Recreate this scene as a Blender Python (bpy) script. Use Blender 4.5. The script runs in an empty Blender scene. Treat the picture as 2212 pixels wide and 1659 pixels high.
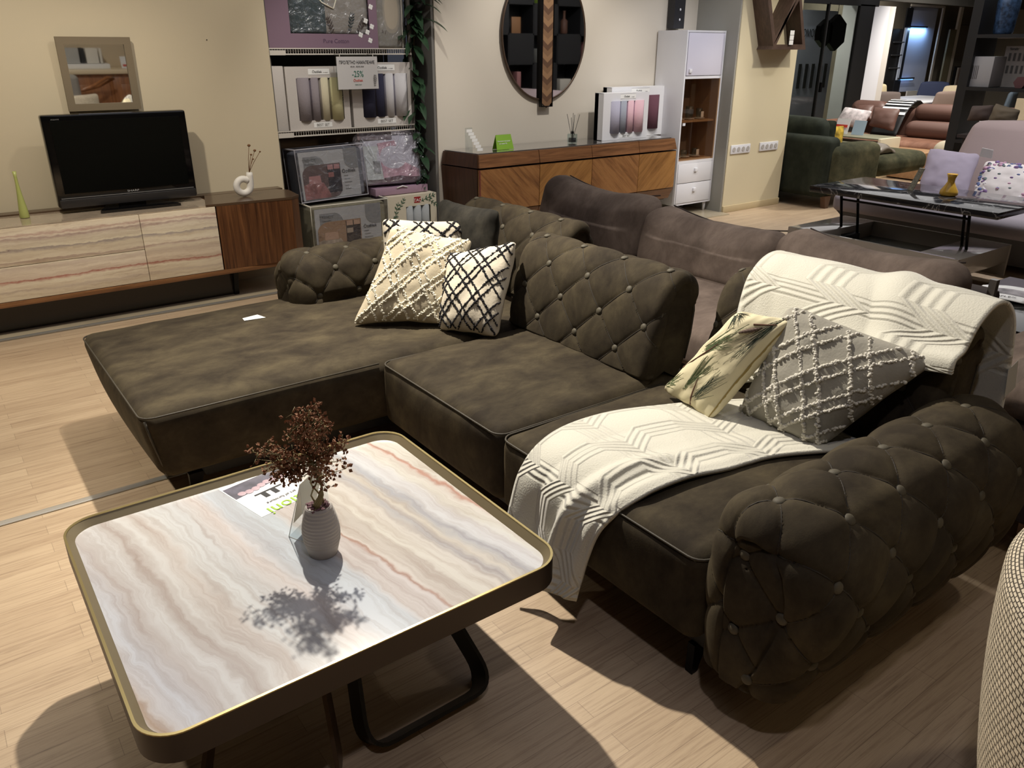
import bpy, bmesh, math, random
from mathutils import Vector, Matrix, noise
import numpy as np
random.seed(7)
SC = bpy.context.scene
# ---------------------------------------------------------------- camera
FPX, PIT, ROLL, YAW, CH = 1700.4, 0.402247, 0.0019625, 0.635814, 1.6
F_ = Vector((math.sin(YAW)*math.cos(PIT), math.cos(YAW)*math.cos(PIT), -math.sin(PIT)))
r0_ = Vector((math.cos(YAW), -math.sin(YAW), 0)); u0_ = r0_.cross(F_)
R_ = math.cos(ROLL)*r0_ + math.sin(ROLL)*u0_; U_ = -math.sin(ROLL)*r0_ + math.cos(ROLL)*u0_
cam = bpy.data.cameras.new('camera'); camo = bpy.data.objects.new('camera', cam)
SC.collection.objects.link(camo); SC.camera = camo
mw = Matrix((R_, U_, -F_)).transposed().to_4x4(); mw.translation = (0, 0, CH); camo.matrix_world = mw
cam.sensor_fit = 'HORIZONTAL'; cam.sensor_width = 36; cam.lens = FPX/2212*36; cam.clip_end = 80
def B(x, y, X=None, Y=None, z=None):
    """a point of the photograph carried onto the plane it lies on"""
    d = R_*((x-1106)/FPX) - U_*((y-829.5)/FPX) + F_
    t = (z-CH)/d.z if z is not None else (X/d.x if X is not None else Y/d.y)
    return Vector((0, 0, CH)) + d*t
# ---------------------------------------------------------------- world, lights, exposure
SC.view_settings.view_transform = 'Standard'; SC.view_settings.look = 'None'
SC.view_settings.gamma = 1; SC.view_settings.use_curve_mapping = False; SC.view_settings.exposure = 0.0
W = bpy.data.worlds.new('world'); SC.world = W; W.use_nodes = True
W.node_tree.nodes['Background'].inputs[0].default_value = (0.72, 0.78, 1.0, 1)
W.node_tree.nodes['Background'].inputs[1].default_value = 0.05
def spot(loc, aim, watts, size=50, col=(1, .87, .70), blend=.5, rad=.04):
    l = bpy.data.lights.new('spot_lamp', 'SPOT'); l.energy = watts; l.spot_size = math.radians(size); l.spot_blend = blend
    l.color = col; l.shadow_soft_size = rad
    o = bpy.data.objects.new('spot_lamp', l); SC.collection.objects.link(o); o.location = loc
    o.rotation_euler = (Vector(aim)-Vector(loc)).to_track_quat('-Z', 'Y').to_euler(); return o
def area(loc, aim, watts, sx, sy, col=(1, .95, .88)):  # overhead fill added for the ambient level, no real panel
    l = bpy.data.lights.new('ambient_fill_lamp', 'AREA'); l.energy = watts; l.shape = 'RECTANGLE'; l.size = sx; l.size_y = sy; l.color = col
    o = bpy.data.objects.new('ambient_fill_lamp', l); SC.collection.objects.link(o); o.location = loc
    o.rotation_euler = (Vector(aim)-Vector(loc)).to_track_quat('-Z', 'Y').to_euler(); return o
WARM = (1, .90, .75); NEUT = (1, .94, .86); COOL = (.86, .90, 1)
spot((1.45, 3.4, 3.0), (1.55, 2.1, .3), 640, 98, (1, .92, .80), .9, .035)       # key over the sofa corner
spot((0.3, 3.9, 3.0), (0.55, 5.5, .5), 185, 80, WARM, .8, .05)           # tv wall, left
spot((1.9, 4.2, 3.0), (1.75, 5.8, .9), 60, 70, WARM, .8, .05)           # tv wall, right
spot((-0.7, 3.7, 3.0), (-.1, 3.5, 0), 230, 78, WARM, .9, .05)           # floor by the chaise
spot((2.9, 4.6, 3.1), (2.95, 6.1, .9), 85, 60, NEUT, .7, .05)             # bedding rack
spot((4.6, 4.2, 3.1), (4.8, 6.0, .9), 155, 75, NEUT, .7, .05)            # sideboard wall
spot((6.0, 4.2, 3.1), (6.3, 5.8, .9), 75, 60, (.95, .95, 1), .7, .05)     # white cabinet
spot((6.1, 2.4, 3.1), (6.48, 5.8, .85), 150, 22, NEUT, .8, .05)  # added to brighten the inside of the white cabinet, no known lamp
spot((7.4, 3.7, 3.1), (7.25, 5.5, .9), 120, 50, (1, .92, .8), .8, .05)   # cream pillar
spot((4.2, 2.6, 3.1), (3.8, 2.5, .5), 100, 95, NEUT, .8, .05)             # brown sofa
spot((6.6, 2.4, 3.1), (6.4, 2.8, .4), 230, 95, (.93, .93, 1), .8, .05)   # lift table
spot((9.2, 4.2, 3.1), (8.9, 5.0, .4), 220, 95, NEUT, .8, .05)
spot((11.5, 5.4, 3.1), (11.4, 6.4, .4), 350, 100, NEUT, .8, .05)
spot((14.0, 6.6, 3.1), (15.2, 7.9, .4), 420, 110, NEUT, .8, .05)
spot((12.3, 6.6, 3.1), (13.2, 8.2, 1.6), 45, 70, (.9, .92, 1), .9, .05)
spot((16.0, 9.0, 3.1), (16.3, 10.4, 1.5), 300, 130, NEUT, .9, .05)
spot((11.6, 8.7, 2.9), (12.0, 9.0, .8), 330, 140, NEUT, .9, .05)
spot((0.3, 0.2, 3.1), (0.9, 0.5, .2), 40, 100, (.95, .9, 1), .8, .06)             # by the camera, woven chair
spot((2.3, 0.0, 3.1), (2.35, -.1, 0), 28, 85, WARM, .8, .06)
spot((1.6, -.4, 3.1), (2.3, -2, 1.0), 75, 95, WARM, .8, .06)             # furniture behind, seen in the mirror
spot((8.0, 2.6, 3.1), (8.6, .8, 1.4), 70, 95, NEUT, .8, .06)             # shelf seen in the oval mirror
area((2.5, 3.0, 3.15), (2.5, 3.0, 0), 34, 5, 4, (.95, .93, 1))
area((9.5, 5.5, 3.15), (9.5, 5.5, 0), 150, 8, 5, (1, .97, .95))
# ---------------------------------------------------------------- helpers
COL = SC.collection; WL = {}; TM = [Matrix.Identity(4)]
def setp(o, label=None, cat=None, group=None, kind=None):
    if label: o['label'] = label
    if cat: o['category'] = cat
    if group: o['group'] = group
    if kind: o['kind'] = kind
    return o
def thing(name, label, cat, loc=(0, 0, 0), group=None):
    o = bpy.data.objects.new(name, None); COL.objects.link(o); o.empty_display_size = .05
    w = TM[-1] @ Vector(loc); o.location = w; WL[o.name] = w.copy()
    return setp(o, label, cat, group)
def obj(name, vs, fs, mat, parent=None, smooth=False, uvs=None):
    m = TM[-1]; vs = [m @ Vector(v) for v in vs]
    if parent is not None: org = WL[parent.name]
    else:
        xs = [v.x for v in vs]; ys = [v.y for v in vs]; org = Vector(((min(xs)+max(xs))/2, (min(ys)+max(ys))/2, min(v.z for v in vs)))
    me = bpy.data.meshes.new(name); me.from_pydata([tuple(v-org) for v in vs], [], fs)
    if uvs:
        l = me.uv_layers.new(name='UVMap')
        for p in me.polygons:
            for li, vi in zip(p.loop_indices, p.vertices): l.data[li].uv = uvs[vi]
    if smooth is True: me.shade_smooth()
    me.materials.append(mat)
    o = bpy.data.objects.new(name, me); COL.objects.link(o)
    if smooth == 'auto':
        me.shade_smooth(); me.set_sharp_from_angle(angle=math.radians(35))
    if parent is not None: o.parent = parent
    else: o.location = org
    WL[o.name] = org.copy(); return o
class MB:
    def __init__(s): s.v = []; s.f = []
    def add(s, vs, fs):
        n = len(s.v); s.v += [Vector(v) for v in vs]; s.f += [[i+n for i in f] for f in fs]; return s
    def box(s, x0, x1, y0, y1, z0, z1, bev=0, seg=2, rot=None, piv=None):
        bm = bmesh.new(); bmesh.ops.create_cube(bm, size=1)
        for v in bm.verts: v.co = Vector(((x0+x1)/2+v.co.x*(x1-x0), (y0+y1)/2+v.co.y*(y1-y0), (z0+z1)/2+v.co.z*(z1-z0)))
        if bev: bmesh.ops.bevel(bm, geom=bm.edges[:], offset=min(bev, .49*min(x1-x0, y1-y0, z1-z0)), segments=seg, affect='EDGES', profile=.5)
        if rot is not None:
            piv = Vector(piv or ((x0+x1)/2, (y0+y1)/2, (z0+z1)/2))
            for v in bm.verts: v.co = rot @ (v.co-piv) + piv
        bm.verts.index_update(); s.add([v.co.copy() for v in bm.verts], [[v.index for v in f.verts] for f in bm.faces]); bm.free(); return s
    def tube(s, pts, r, n=8, closed=False):
        pts = [Vector(p) for p in pts]; N = len(pts); vs = []; prev = None
        for i, p in enumerate(pts):
            a = pts[(i-1) % N] if (closed or i > 0) else p; b = pts[(i+1) % N] if (closed or i < N-1) else p
            d = (b-a).normalized()
            if prev is None: side = d.orthogonal().normalized()
            else: side = (prev - d*prev.dot(d)).normalized()
            prev = side; up = d.cross(side); rr = r[i] if isinstance(r, (list, tuple)) else r
            for k in range(n):
                t = 2*math.pi*k/n; vs.append(p + side*math.cos(t)*rr + up*math.sin(t)*rr)
        fs = []
        for i in range(N if closed else N-1):
            j = (i+1) % N
            for k in range(n): fs.append([i*n+k, i*n+(k+1) % n, j*n+(k+1) % n, j*n+k])
        if not closed: fs += [list(range(n))[::-1], [(N-1)*n+k for k in range(n)]]
        return s.add(vs, fs)
    def prism(s, poly, ax, a0, a1):
        """poly: 2D outline in the two other axes (in xyz order), extruded along axis ax"""
        n = len(poly)
        def P(q, a):
            c = list(q); c.insert(ax, a); return Vector(c)
        return s.add([P(q, a0) for q in poly]+[P(q, a1) for q in poly], [list(range(n)), [n+i for i in range(n)][::-1]]+[[i, n+i, n+(i+1) % n, (i+1) % n] for i in range(n)])
    def quadslab(s, a, b, c, d, t):
        a, b, c, d = map(Vector, (a, b, c, d)); n = (b-a).cross(d-a).normalized()*t
        return s.add([a, b, c, d, a-n, b-n, c-n, d-n], [[0, 1, 2, 3], [7, 6, 5, 4], [0, 4, 5, 1], [1, 5, 6, 2], [2, 6, 7, 3], [3, 7, 4, 0]])
    def lathe(s, prof, c, n=28):
        c = Vector(c); vs = []; fs = []
        for r, z in prof:
            for k in range(n):
                t = 2*math.pi*k/n; vs.append(c+Vector((r*math.cos(t), r*math.sin(t), z)))
        for i in range(len(prof)-1):
            for k in range(n): fs.append([i*n+k, i*n+(k+1) % n, (i+1)*n+(k+1) % n, (i+1)*n+k])
        fs += [list(range(n))[::-1], [(len(prof)-1)*n+k for k in range(n)]]
        return s.add(vs, fs)
    def ball(s, c, r, sc=(1, 1, 1), n=8):
        c = Vector(c); vs = [c+Vector((0, 0, -r*sc[2]))]; fs = []; h = max(3, n//2)
        for i in range(1, h):
            a = -math.pi/2+math.pi*i/h
            for k in range(n):
                t = 2*math.pi*k/n; vs.append(c+Vector((math.cos(a)*math.cos(t)*r*sc[0], math.cos(a)*math.sin(t)*r*sc[1], math.sin(a)*r*sc[2])))
        vs.append(c+Vector((0, 0, r*sc[2]))); L = len(vs)-1
        for k in range(n):
            fs.append([0, 1+(k+1) % n, 1+k]); fs.append([L, L-n+k, L-n+(k+1) % n])
        for i in range(h-2):
            for k in range(n): fs.append([1+i*n+k, 1+i*n+(k+1) % n, 1+(i+1)*n+(k+1) % n, 1+(i+1)*n+k])
        return s.add(vs, fs)
    def build(s, name, mat, parent=None, smooth=False): return obj(name, s.v, s.f, mat, parent, smooth)
def box(name, x0, x1, y0, y1, z0, z1, mat, parent=None, bev=0, seg=2): return MB().box(x0, x1, y0, y1, z0, z1, bev, seg).build(name, mat, parent, 'auto' if bev else False)
def surf(name, fn, nu, nv, mat, parent=None, thick=0, closed=False):
    """parametric sheet fn(u,v), with real thickness when thick is given"""
    P = [[Vector(fn(i/nu, j/nv)) for j in range(nv+1)] for i in range(nu+1)]
    vs = [P[i][j] for i in range(nu+1) for j in range(nv+1)]; w = nv+1
    fs = [[i*w+j, (i+1)*w+j, (i+1)*w+j+1, i*w+j+1] for i in range(nu) for j in range(nv)]
    uv = [(i/nu, j/nv) for i in range(nu+1) for j in range(nv+1)]
    if thick:
        ns = []
        for i in range(nu+1):
            for j in range(nv+1):
                a = P[min(i+1, nu)][j]-P[max(i-1, 0)][j]; b = P[i][min(j+1, nv)]-P[i][max(j-1, 0)]; ns.append(a.cross(b).normalized())
        n = len(vs); vs = vs+[v-k*thick for v, k in zip(vs, ns)]; fs += [[x+n for x in f][::-1] for f in fs]; uv = uv*2
        bd = [i*w for i in range(nu+1)]+[nu*w+j for j in range(1, nv+1)]+[i*w+nv for i in range(nu-1, -1, -1)]+[j for j in range(nv-1, 0, -1)]
        for k in range(len(bd)):
            a, b = bd[k], bd[(k+1) % len(bd)]; fs.append([b, a, a+n, b+n])
    return obj(name, vs, fs, mat, parent, True, uv)
def softbox(name, x0, x1, y0, y1, z0, z1, r, mat, parent, bulge=.01, warp=None, n=10, k=4, wr=.003):
    c = Vector(((x0+x1)/2, (y0+y1)/2, (z0+z1)/2)); H = Vector(((x1-x0)/2, (y1-y0)/2, (z1-z0)/2)); r = min(r, .98*min(H))
    ax = []
    for h in H:
        e = [-h+r*(1-math.cos(math.pi/2*i/k)) if False else -h+r*i/k for i in range(k)]; L = e+[(-h+r)+(2*h-2*r)*i/n for i in range(n+1)]; ax.append(L+[-q for q in e[::-1]])
    M = [len(a) for a in ax]; idx = {}; vs = []; fs = []
    def vid(i, j, l):
        if (i, j, l) not in idx:
            p = Vector((ax[0][i], ax[1][j], ax[2][l])); inn = Vector([max(-(H[q]-r), min(H[q]-r, p[q])) for q in range(3)]); d = p-inn
            if d.length > 1e-9:
                # keep corner spacing even on the sphere part
                d = Vector([math.tan(max(-1, min(1, d[q]/r))*math.pi/4) for q in range(3)]).normalized()*r
            p = inn+d; q = Vector((p.x/H.x, p.y/H.y, p.z/H.z))
            b = Vector((max(0, 1-q.y*q.y)*max(0, 1-q.z*q.z)*(1 if q.x > 0 else -1)*abs(q.x)**6, max(0, 1-q.x*q.x)*max(0, 1-q.z*q.z)*(1 if q.y > 0 else -1)*abs(q.y)**6, max(0, 1-q.x**4)*max(0, 1-q.y**4)*(1 if q.z > 0 else 0)*abs(q.z)**4))
            p = p+b*bulge; P = c+p; nn = noise.noise(P*6); P = P+d*0 + Vector((0, 0, 1))*nn*wr*(1 if q.z > 0 else 0)
            if warp: P = Vector(warp(P))
            idx[(i, j, l)] = len(vs); vs.append(P)
        return idx[(i, j, l)]
    for a, b, cc in ((0, 1, 2), (1, 2, 0), (2, 0, 1)):
        for e in (0, 1):
            for i in range(M[a]-1):
                for j in range(M[b]-1):
                    q = []
                    for (di, dj) in ((0, 0), (1, 0), (1, 1), (0, 1)):
                        t = [0, 0, 0]; t[a] = i+di; t[b] = j+dj; t[cc] = (M[cc]-1)*e; q.append(vid(*t))
                    fs.append(q if e else q[::-1])
    return obj(name, vs, fs, mat, parent, True)
def text(name, s, loc, size, right, up, mat, parent=None, align='CENTER', ext=.0004, sx=1):
    cu = bpy.data.curves.new('t', 'FONT'); cu.body = s; cu.size = size; cu.extrude = ext; cu.align_x = align; cu.resolution_u = 3
    t = bpy.data.objects.new('t', cu); COL.objects.link(t); me = bpy.data.meshes.new_from_object(t)
    right = Vector(right).normalized(); up = Vector(up).normalized(); nn = right.cross(up); loc = Vector(loc)
    vs = [loc+right*v.co.x*sx+up*v.co.y+nn*v.co.z for v in me.vertices]; fs = [list(p.vertices) for p in me.polygons]
    bpy.data.objects.remove(t); bpy.data.curves.remove(cu); bpy.data.meshes.remove(me)
    return obj(name, vs, fs, mat, parent)
# ---------------------------------------------------------------- materials
def lin(c):
    f = lambda v: (v/12.92 if v <= .04045 else ((v+.055)/1.055)**2.4)
    return tuple(f(v/255) for v in c)+(1,)
def NM(name):
    m = bpy.data.materials.new(name); m.use_nodes = True; nt = m.node_tree; return m, nt, nt.nodes['Principled BSDF']
def mat(name, c, rough=.6, metal=0, spec=.5, emit=0, alpha=1, trans=0, sheen=0, coat=0, bump=0, bscale=60, var=0, vscale=3):
    m, nt, p = NM(name); p.inputs['Base Color'].default_value = lin(c); p.inputs['Roughness'].default_value = rough
    p.inputs['Metallic'].default_value = metal; p.inputs['Specular IOR Level'].default_value = spec
    if emit: p.inputs['Emission Color'].default_value = lin(c); p.inputs['Emission Strength'].default_value = emit
    if trans: p.inputs['Transmission Weight'].default_value = trans
    if alpha < 1: p.inputs['Alpha'].default_value = alpha
    if sheen: p.inputs['Sheen Weight'].default_value = sheen; p.inputs['Sheen Roughness'].default_value = .4; p.inputs['Sheen Tint'].default_value = lin(c)
    if coat: p.inputs['Coat Weight'].default_value = coat; p.inputs['Coat Roughness'].default_value = .05
    tc = nt.nodes.new('ShaderNodeTexCoord')
    if bump or var:
        nz = nt.nodes.new('ShaderNodeTexNoise'); nz.inputs['Scale'].default_value = bscale; nz.inputs['Detail'].default_value = 3
        nt.links.new(tc.outputs['Object'], nz.inputs['Vector'])
    if bump:
        b = nt.nodes.new('ShaderNodeBump'); b.inputs['Strength'].default_value = bump; b.inputs['Distance'].default_value = .004
        nt.links.new(nz.outputs['Fac'], b.inputs['Height']); nt.links.new(b.outputs['Normal'], p.inputs['Normal'])
    if var:
        n2 = nt.nodes.new('ShaderNodeTexNoise'); n2.inputs['Scale'].default_value = vscale; n2.inputs['Detail'].default_value = 5
        nt.links.new(tc.outputs['Object'], n2.inputs['Vector'])
        r = nt.nodes.new('ShaderNodeValToRGB'); a = lin([max(0, k*(1-var)) for k in c]); bb = lin([min(255, k*(1+var)) for k in c])
        r.color_ramp.elements[0].color = a; r.color_ramp.elements[0].position = .35; r.color_ramp.elements[1].color = bb; r.color_ramp.elements[1].position = .68
        nt.links.new(n2.outputs['Fac'], r.inputs['Fac']); nt.links.new(r.outputs['Color'], p.inputs['Base Color'])
    return m
def ramp(nt, stops):
    r = nt.nodes.new('ShaderNodeValToRGB'); e = r.color_ramp.elements
    while len(e) > 1: e.remove(e[-1])
    e[0].position = stops[0][0]; e[0].color = lin(stops[0][1])
    for p, c in stops[1:]: x = e.new(p); x.color = lin(c)
    return r
def wood(name, stops, sc=(1, 12, 12), rot=(0, 0, 0), rough=.4, scale=3.0, dist=.6, coat=0):
    m, nt, p = NM(name); tc = nt.nodes.new('ShaderNodeTexCoord')
    m1 = nt.nodes.new('ShaderNodeMapping'); m1.inputs['Rotation'].default_value = rot; nt.links.new(tc.outputs['Object'], m1.inputs['Vector'])
    m2 = nt.nodes.new('ShaderNodeMapping'); m2.inputs['Scale'].default_value = sc; nt.links.new(m1.outputs['Vector'], m2.inputs['Vector'])
    nz = nt.nodes.new('ShaderNodeTexNoise'); nz.inputs['Scale'].default_value = scale; nz.inputs['Detail'].default_value = 6; nz.inputs['Roughness'].default_value = .65; nz.inputs['Distortion'].default_value = dist
    nt.links.new(m2.outputs['Vector'], nz.inputs['Vector']); r = ramp(nt, stops); nt.links.new(nz.outputs['Fac'], r.inputs['Fac'])
    nt.links.new(r.outputs['Color'], p.inputs['Base Color']); p.inputs['Roughness'].default_value = rough
    if coat: p.inputs['Coat Weight'].default_value = coat; p.inputs['Coat Roughness'].default_value = .08
    return m
def velvet(name, dark, light, sheen=.6, nscale=4.5, rough=.85, micro=.15):
    m, nt, p = NM(name); tc = nt.nodes.new('ShaderNodeTexCoord')
    mp = nt.nodes.new('ShaderNodeMapping'); mp.inputs['Scale'].default_value = (1, 1.6, 1.2); nt.links.new(tc.outputs['Object'], mp.inputs['Vector'])
    nz = nt.nodes.new('ShaderNodeTexNoise'); nz.inputs['Scale'].default_value = nscale; nz.inputs['Detail'].default_value = 7; nz.inputs['Roughness'].default_value = .66; nz.inputs['Distortion'].default_value = .25
    nt.links.new(mp.outputs['Vector'], nz.inputs['Vector']); r = ramp(nt, [(.36, dark), (.52, [(a+b)/2 for a, b in zip(dark, light)]), (.68, light)])
    nt.links.new(nz.outputs['Fac'], r.inputs['Fac']); nt.links.new(r.outputs['Color'], p.inputs['Base Color'])
    p.inputs['Roughness'].default_value = rough; p.inputs['Sheen Weight'].default_value = sheen; p.inputs['Sheen Roughness'].default_value = .38
    p.inputs['Sheen Tint'].default_value = lin(light); p.inputs['Specular IOR Level'].default_value = .12
    n2 = nt.nodes.new('ShaderNodeTexNoise'); n2.inputs['Scale'].default_value = 260; nt.links.new(tc.outputs['Object'], n2.inputs['Vector'])
    b = nt.nodes.new('ShaderNodeBump'); b.inputs['Strength'].default_value = micro; b.inputs['Distance'].default_value = .002
    nt.links.new(n2.outputs['Fac'], b.inputs['Height']); nt.links.new(b.outputs['Normal'], p.inputs['Normal'])
    return m
def bands(name, stops, ax, span, amp=.04, nsc=2.2, rough=.12, skew=0, fine=55, coat=.4, stretch=(1, 1, 1)):
    """banded onyx: colour ramp across axis coordinate (object space), warped by noise"""
    m, nt, p = NM(name); N = nt.nodes; L = nt.links; tc = N.new('ShaderNodeTexCoord'); sp = N.new('ShaderNodeSeparateXYZ'); L.new(tc.outputs['Object'], sp.inputs[0])
    def mth(op, a, b=None, c=None):
        q = N.new('ShaderNodeMath'); q.operation = op
        for i, v in enumerate((a, b, c)):
            if v is None: continue
            if isinstance(v, (int, float)): q.inputs[i].default_value = v
            else: L.new(v, q.inputs[i])
        return q.outputs[0]
    base = mth('MULTIPLY_ADD', sp.outputs[1], skew, sp.outputs[ax]) if skew else sp.outputs[ax]
    mp = N.new('ShaderNodeMapping'); mp.inputs['Scale'].default_value = stretch; L.new(tc.outputs['Object'], mp.inputs['Vector'])
    n1 = N.new('ShaderNodeTexNoise'); n1.inputs['Scale'].default_value = nsc; n1.inputs['Detail'].default_value = 2; L.new(mp.outputs[0], n1.inputs['Vector'])
    n2 = N.new('ShaderNodeTexNoise'); n2.inputs['Scale'].default_value = 22; n2.inputs['Detail'].default_value = 5; L.new(mp.outputs[0], n2.inputs['Vector'])
    q = mth('MULTIPLY_ADD', mth('SUBTRACT', n1.outputs['Fac'], .5), amp*2, base); q = mth('MULTIPLY_ADD', mth('SUBTRACT', n2.outputs['Fac'], .5), amp*.85, q)
    t = N.new('ShaderNodeMapRange'); t.inputs['From Min'].default_value = span[0]; t.inputs['From Max'].default_value = span[1]; L.new(q, t.inputs['Value'])
    r = ramp(nt, stops); L.new(t.outputs[0], r.inputs['Fac'])
    # thin growth lines
    w = mth('SINE', mth('MULTIPLY', q, fine*6.283)); w2 = mth('SINE', mth('MULTIPLY', q, fine*2.31)); ww = mth('MULTIPLY', mth('MULTIPLY_ADD', w, .5, .5), mth('MULTIPLY_ADD', w2, .5, .5))
    n3 = N.new('ShaderNodeTexNoise'); n3.inputs['Scale'].default_value = 5; L.new(tc.outputs['Object'], n3.inputs['Vector'])
    cb = N.new('ShaderNodeCombineXYZ'); L.new(mth('MULTIPLY', q, fine*1.6), cb.inputs[0]); L.new(mth('MULTIPLY', sp.outputs[1 if ax == 0 else 0], 2.2), cb.inputs[1])
    n4 = N.new('ShaderNodeTexNoise'); n4.inputs['Scale'].default_value = 1; n4.inputs['Detail'].default_value = 5; n4.inputs['Roughness'].default_value = .7; n4.inputs['Distortion'].default_value = .5; L.new(cb.outputs[0], n4.inputs['Vector'])
    mr_ = N.new('ShaderNodeMapRange'); mr_.inputs['From Min'].default_value = .44; mr_.inputs['From Max'].default_value = .74; L.new(n4.outputs['Fac'], mr_.inputs['Value'])
    f = mth('MAXIMUM', mth('MULTIPLY', mth('POWER', ww, 4), mth('MULTIPLY', n3.outputs['Fac'], .5)), mth('MULTIPLY', mr_.outputs[0], .48))
    mx = N.new('ShaderNodeMix'); mx.data_type = 'RGBA'; mx.blend_type = 'MULTIPLY'; L.new(f, mx.inputs[0]); L.new(r.outputs['Color'], mx.inputs[6]); mx.inputs[7].default_value = lin((178, 150, 132))
    L.new(mx.outputs[2], p.inputs['Base Color']); p.inputs['Roughness'].default_value = rough; p.inputs['Coat Weight'].default_value = coat; p.inputs['Coat Roughness'].default_value = .04
    return m
def floor_mat():
    m, nt, p = NM('laminate_floor'); N = nt.nodes; L = nt.links; tc = N.new('ShaderNodeTexCoord')
    br = N.new('ShaderNodeTexBrick'); L.new(tc.outputs['Object'], br.inputs['Vector']); br.offset = .37; br.offset_frequency = 2
    br.inputs['Scale'].default_value = 1; br.inputs['Brick Width'].default_value = .62; br.inputs['Row Height'].default_value = .066; br.inputs['Mortar Size'].default_value = .0006
    br.inputs['Color1'].default_value = lin((200, 182, 156)); br.inputs['Color2'].default_value = lin((184, 164, 138)); br.inputs['Mortar'].default_value = lin((140, 122, 100)); br.inputs['Bias'].default_value = -.1
    mp = N.new('ShaderNodeMapping'); mp.inputs['Scale'].default_value = (1.0, 26, 1); L.new(tc.outputs['Object'], mp.inputs['Vector'])
    nz = N.new('ShaderNodeTexNoise'); nz.inputs['Scale'].default_value = 2.6; nz.inputs['Detail'].default_value = 7; nz.inputs['Roughness'].default_value = .68; nz.inputs['Distortion'].default_value = .7; L.new(mp.outputs[0], nz.inputs['Vector'])
    r = ramp(nt, [(.26, (128, 108, 90)), (.38, (206, 190, 172)), (.54, (242, 232, 218)), (.70, (190, 172, 152))]); L.new(nz.outputs['Fac'], r.inputs['Fac'])
    mx = N.new('ShaderNodeMix'); mx.data_type = 'RGBA'; mx.blend_type = 'MULTIPLY'; mx.inputs[0].default_value = .85; L.new(br.outputs['Color'], mx.inputs[6]); L.new(r.outputs['Color'], mx.inputs[7])
    g = N.new('ShaderNodeBrightContrast'); g.inputs['Bright'].default_value = .035; L.new(mx.outputs[2], g.inputs['Color'])
    L.new(g.outputs[0], p.inputs['Base Color']); p.inputs['Roughness'].default_value = .42
    b = N.new('ShaderNodeBump'); b.inputs['Strength'].default_value = .12; b.inputs['Distance'].default_value = .002; L.new(nz.outputs['Fac'], b.inputs['Height']); L.new(b.outputs[0], p.inputs['Normal'])
    return m
OLIVE = velvet('olive_velvet', (45, 39, 31), (76, 68, 52), sheen=.55)
OLIVED = velvet('olive_velvet_side', (44, 40, 31), (62, 57, 44), sheen=.15)
BUTTON = mat('olive_button', (76, 70, 55), .7, sheen=.2)
CREASE_SHADE = mat('olive_crease_shade', (46, 40, 31), .8)
PIPE = mat('olive_piping', (58, 52, 40), .6)
TAUPE = velvet('taupe_suede', (84, 73, 66), (122, 108, 98), sheen=.2, nscale=3)
TAUPED = mat('taupe_stitch', (54, 44, 40), .8)
BLACK = mat('black_metal', (18, 17, 17), .35, .6)
BLACKM = mat('black_matte', (16, 16, 17), .6)
WHITE = mat('white_lacquer', (222, 222, 226), .35)
WHITEP = mat('white_paper', (235, 235, 232), .6)
INK = mat('black_ink', (28, 28, 30), .7); GREYINK = mat('grey_ink', (120, 118, 116), .7); GREEN_INK = mat('green_ink', (150, 190, 30), .6); RED_INK = mat('red_ink', (200, 60, 40), .6); TEAL_INK = mat('teal_ink', (40, 110, 90), .6)
GOLD = mat('brushed_gold', (176, 160, 112), .32, .85); GOLDIN = mat('brushed_bronze', (120, 108, 82), .5, .35); RIMOUT = mat('dark_bronze', (74, 64, 56), .45, .5)
def glass(name, c=(230, 240, 240), a=.12, rough=.03):
    m, nt, p = NM(name); out = nt.nodes['Material Output']; t = nt.nodes.new('ShaderNodeBsdfTransparent'); t.inputs[0].default_value = lin(c)
    g = nt.nodes.new('ShaderNodeBsdfGlossy'); g.inputs['Roughness'].default_value = rough; mx = nt.nodes.new('ShaderNodeMixShader'); mx.inputs[0].default_value = a
    nt.links.new(t.outputs[0], mx.inputs[1]); nt.links.new(g.outputs[0], mx.inputs[2]); nt.links.new(mx.outputs[0], out.inputs[0]); return m
GLASS = glass('clear_glass'); ACRYL = glass('acrylic', (246, 249, 250), .07)
def film(name, a=.25):
    m, nt, p = NM(name); out = nt.nodes['Material Output']; t = nt.nodes.new('ShaderNodeBsdfTransparent'); t.inputs[0].default_value = (.9, .92, .95, 1)
    g = nt.nodes.new('ShaderNodeBsdfGlossy'); g.inputs['Roughness'].default_value = .12; mx = nt.nodes.new('ShaderNodeMixShader')
    tc = nt.nodes.new('ShaderNodeTexCoord'); nz = nt.nodes.new('ShaderNodeTexNoise'); nz.inputs['Scale'].default_value = 14; nz.inputs['Detail'].default_value = 4; nz.inputs['Distortion'].default_value = 1.5; nt.links.new(tc.outputs['Object'], nz.inputs['Vector'])
    b = nt.nodes.new('ShaderNodeBump'); b.inputs['Strength'].default_value = .9; b.inputs['Distance'].default_value = .02; nt.links.new(nz.outputs[0], b.inputs['Height']); nt.links.new(b.outputs[0], g.inputs['Normal'])
    mx.inputs[0].default_value = a; nt.links.new(t.outputs[0], mx.inputs[1]); nt.links.new(g.outputs[0], mx.inputs[2]); nt.links.new(mx.outputs[0], out.inputs[0]); return m
FILM = film('plastic_film', .07); MIRROR = mat('mirror_glass', (225, 225, 225), .02, 1.0)
WALNUT = wood('walnut', [(.3, (58, 34, 20)), (.5, (92, 58, 34)), (.7, (120, 80, 48))], (14, 14, .7), rough=.35)
WALNUTH = wood('walnut_horizontal', [(.3, (78, 50, 32)), (.5, (118, 80, 52)), (.7, (146, 104, 70))], (.7, 14, 14), rough=.35)
BROWNTOP = mat('brown_lacquer', (84, 66, 50), .25)
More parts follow.
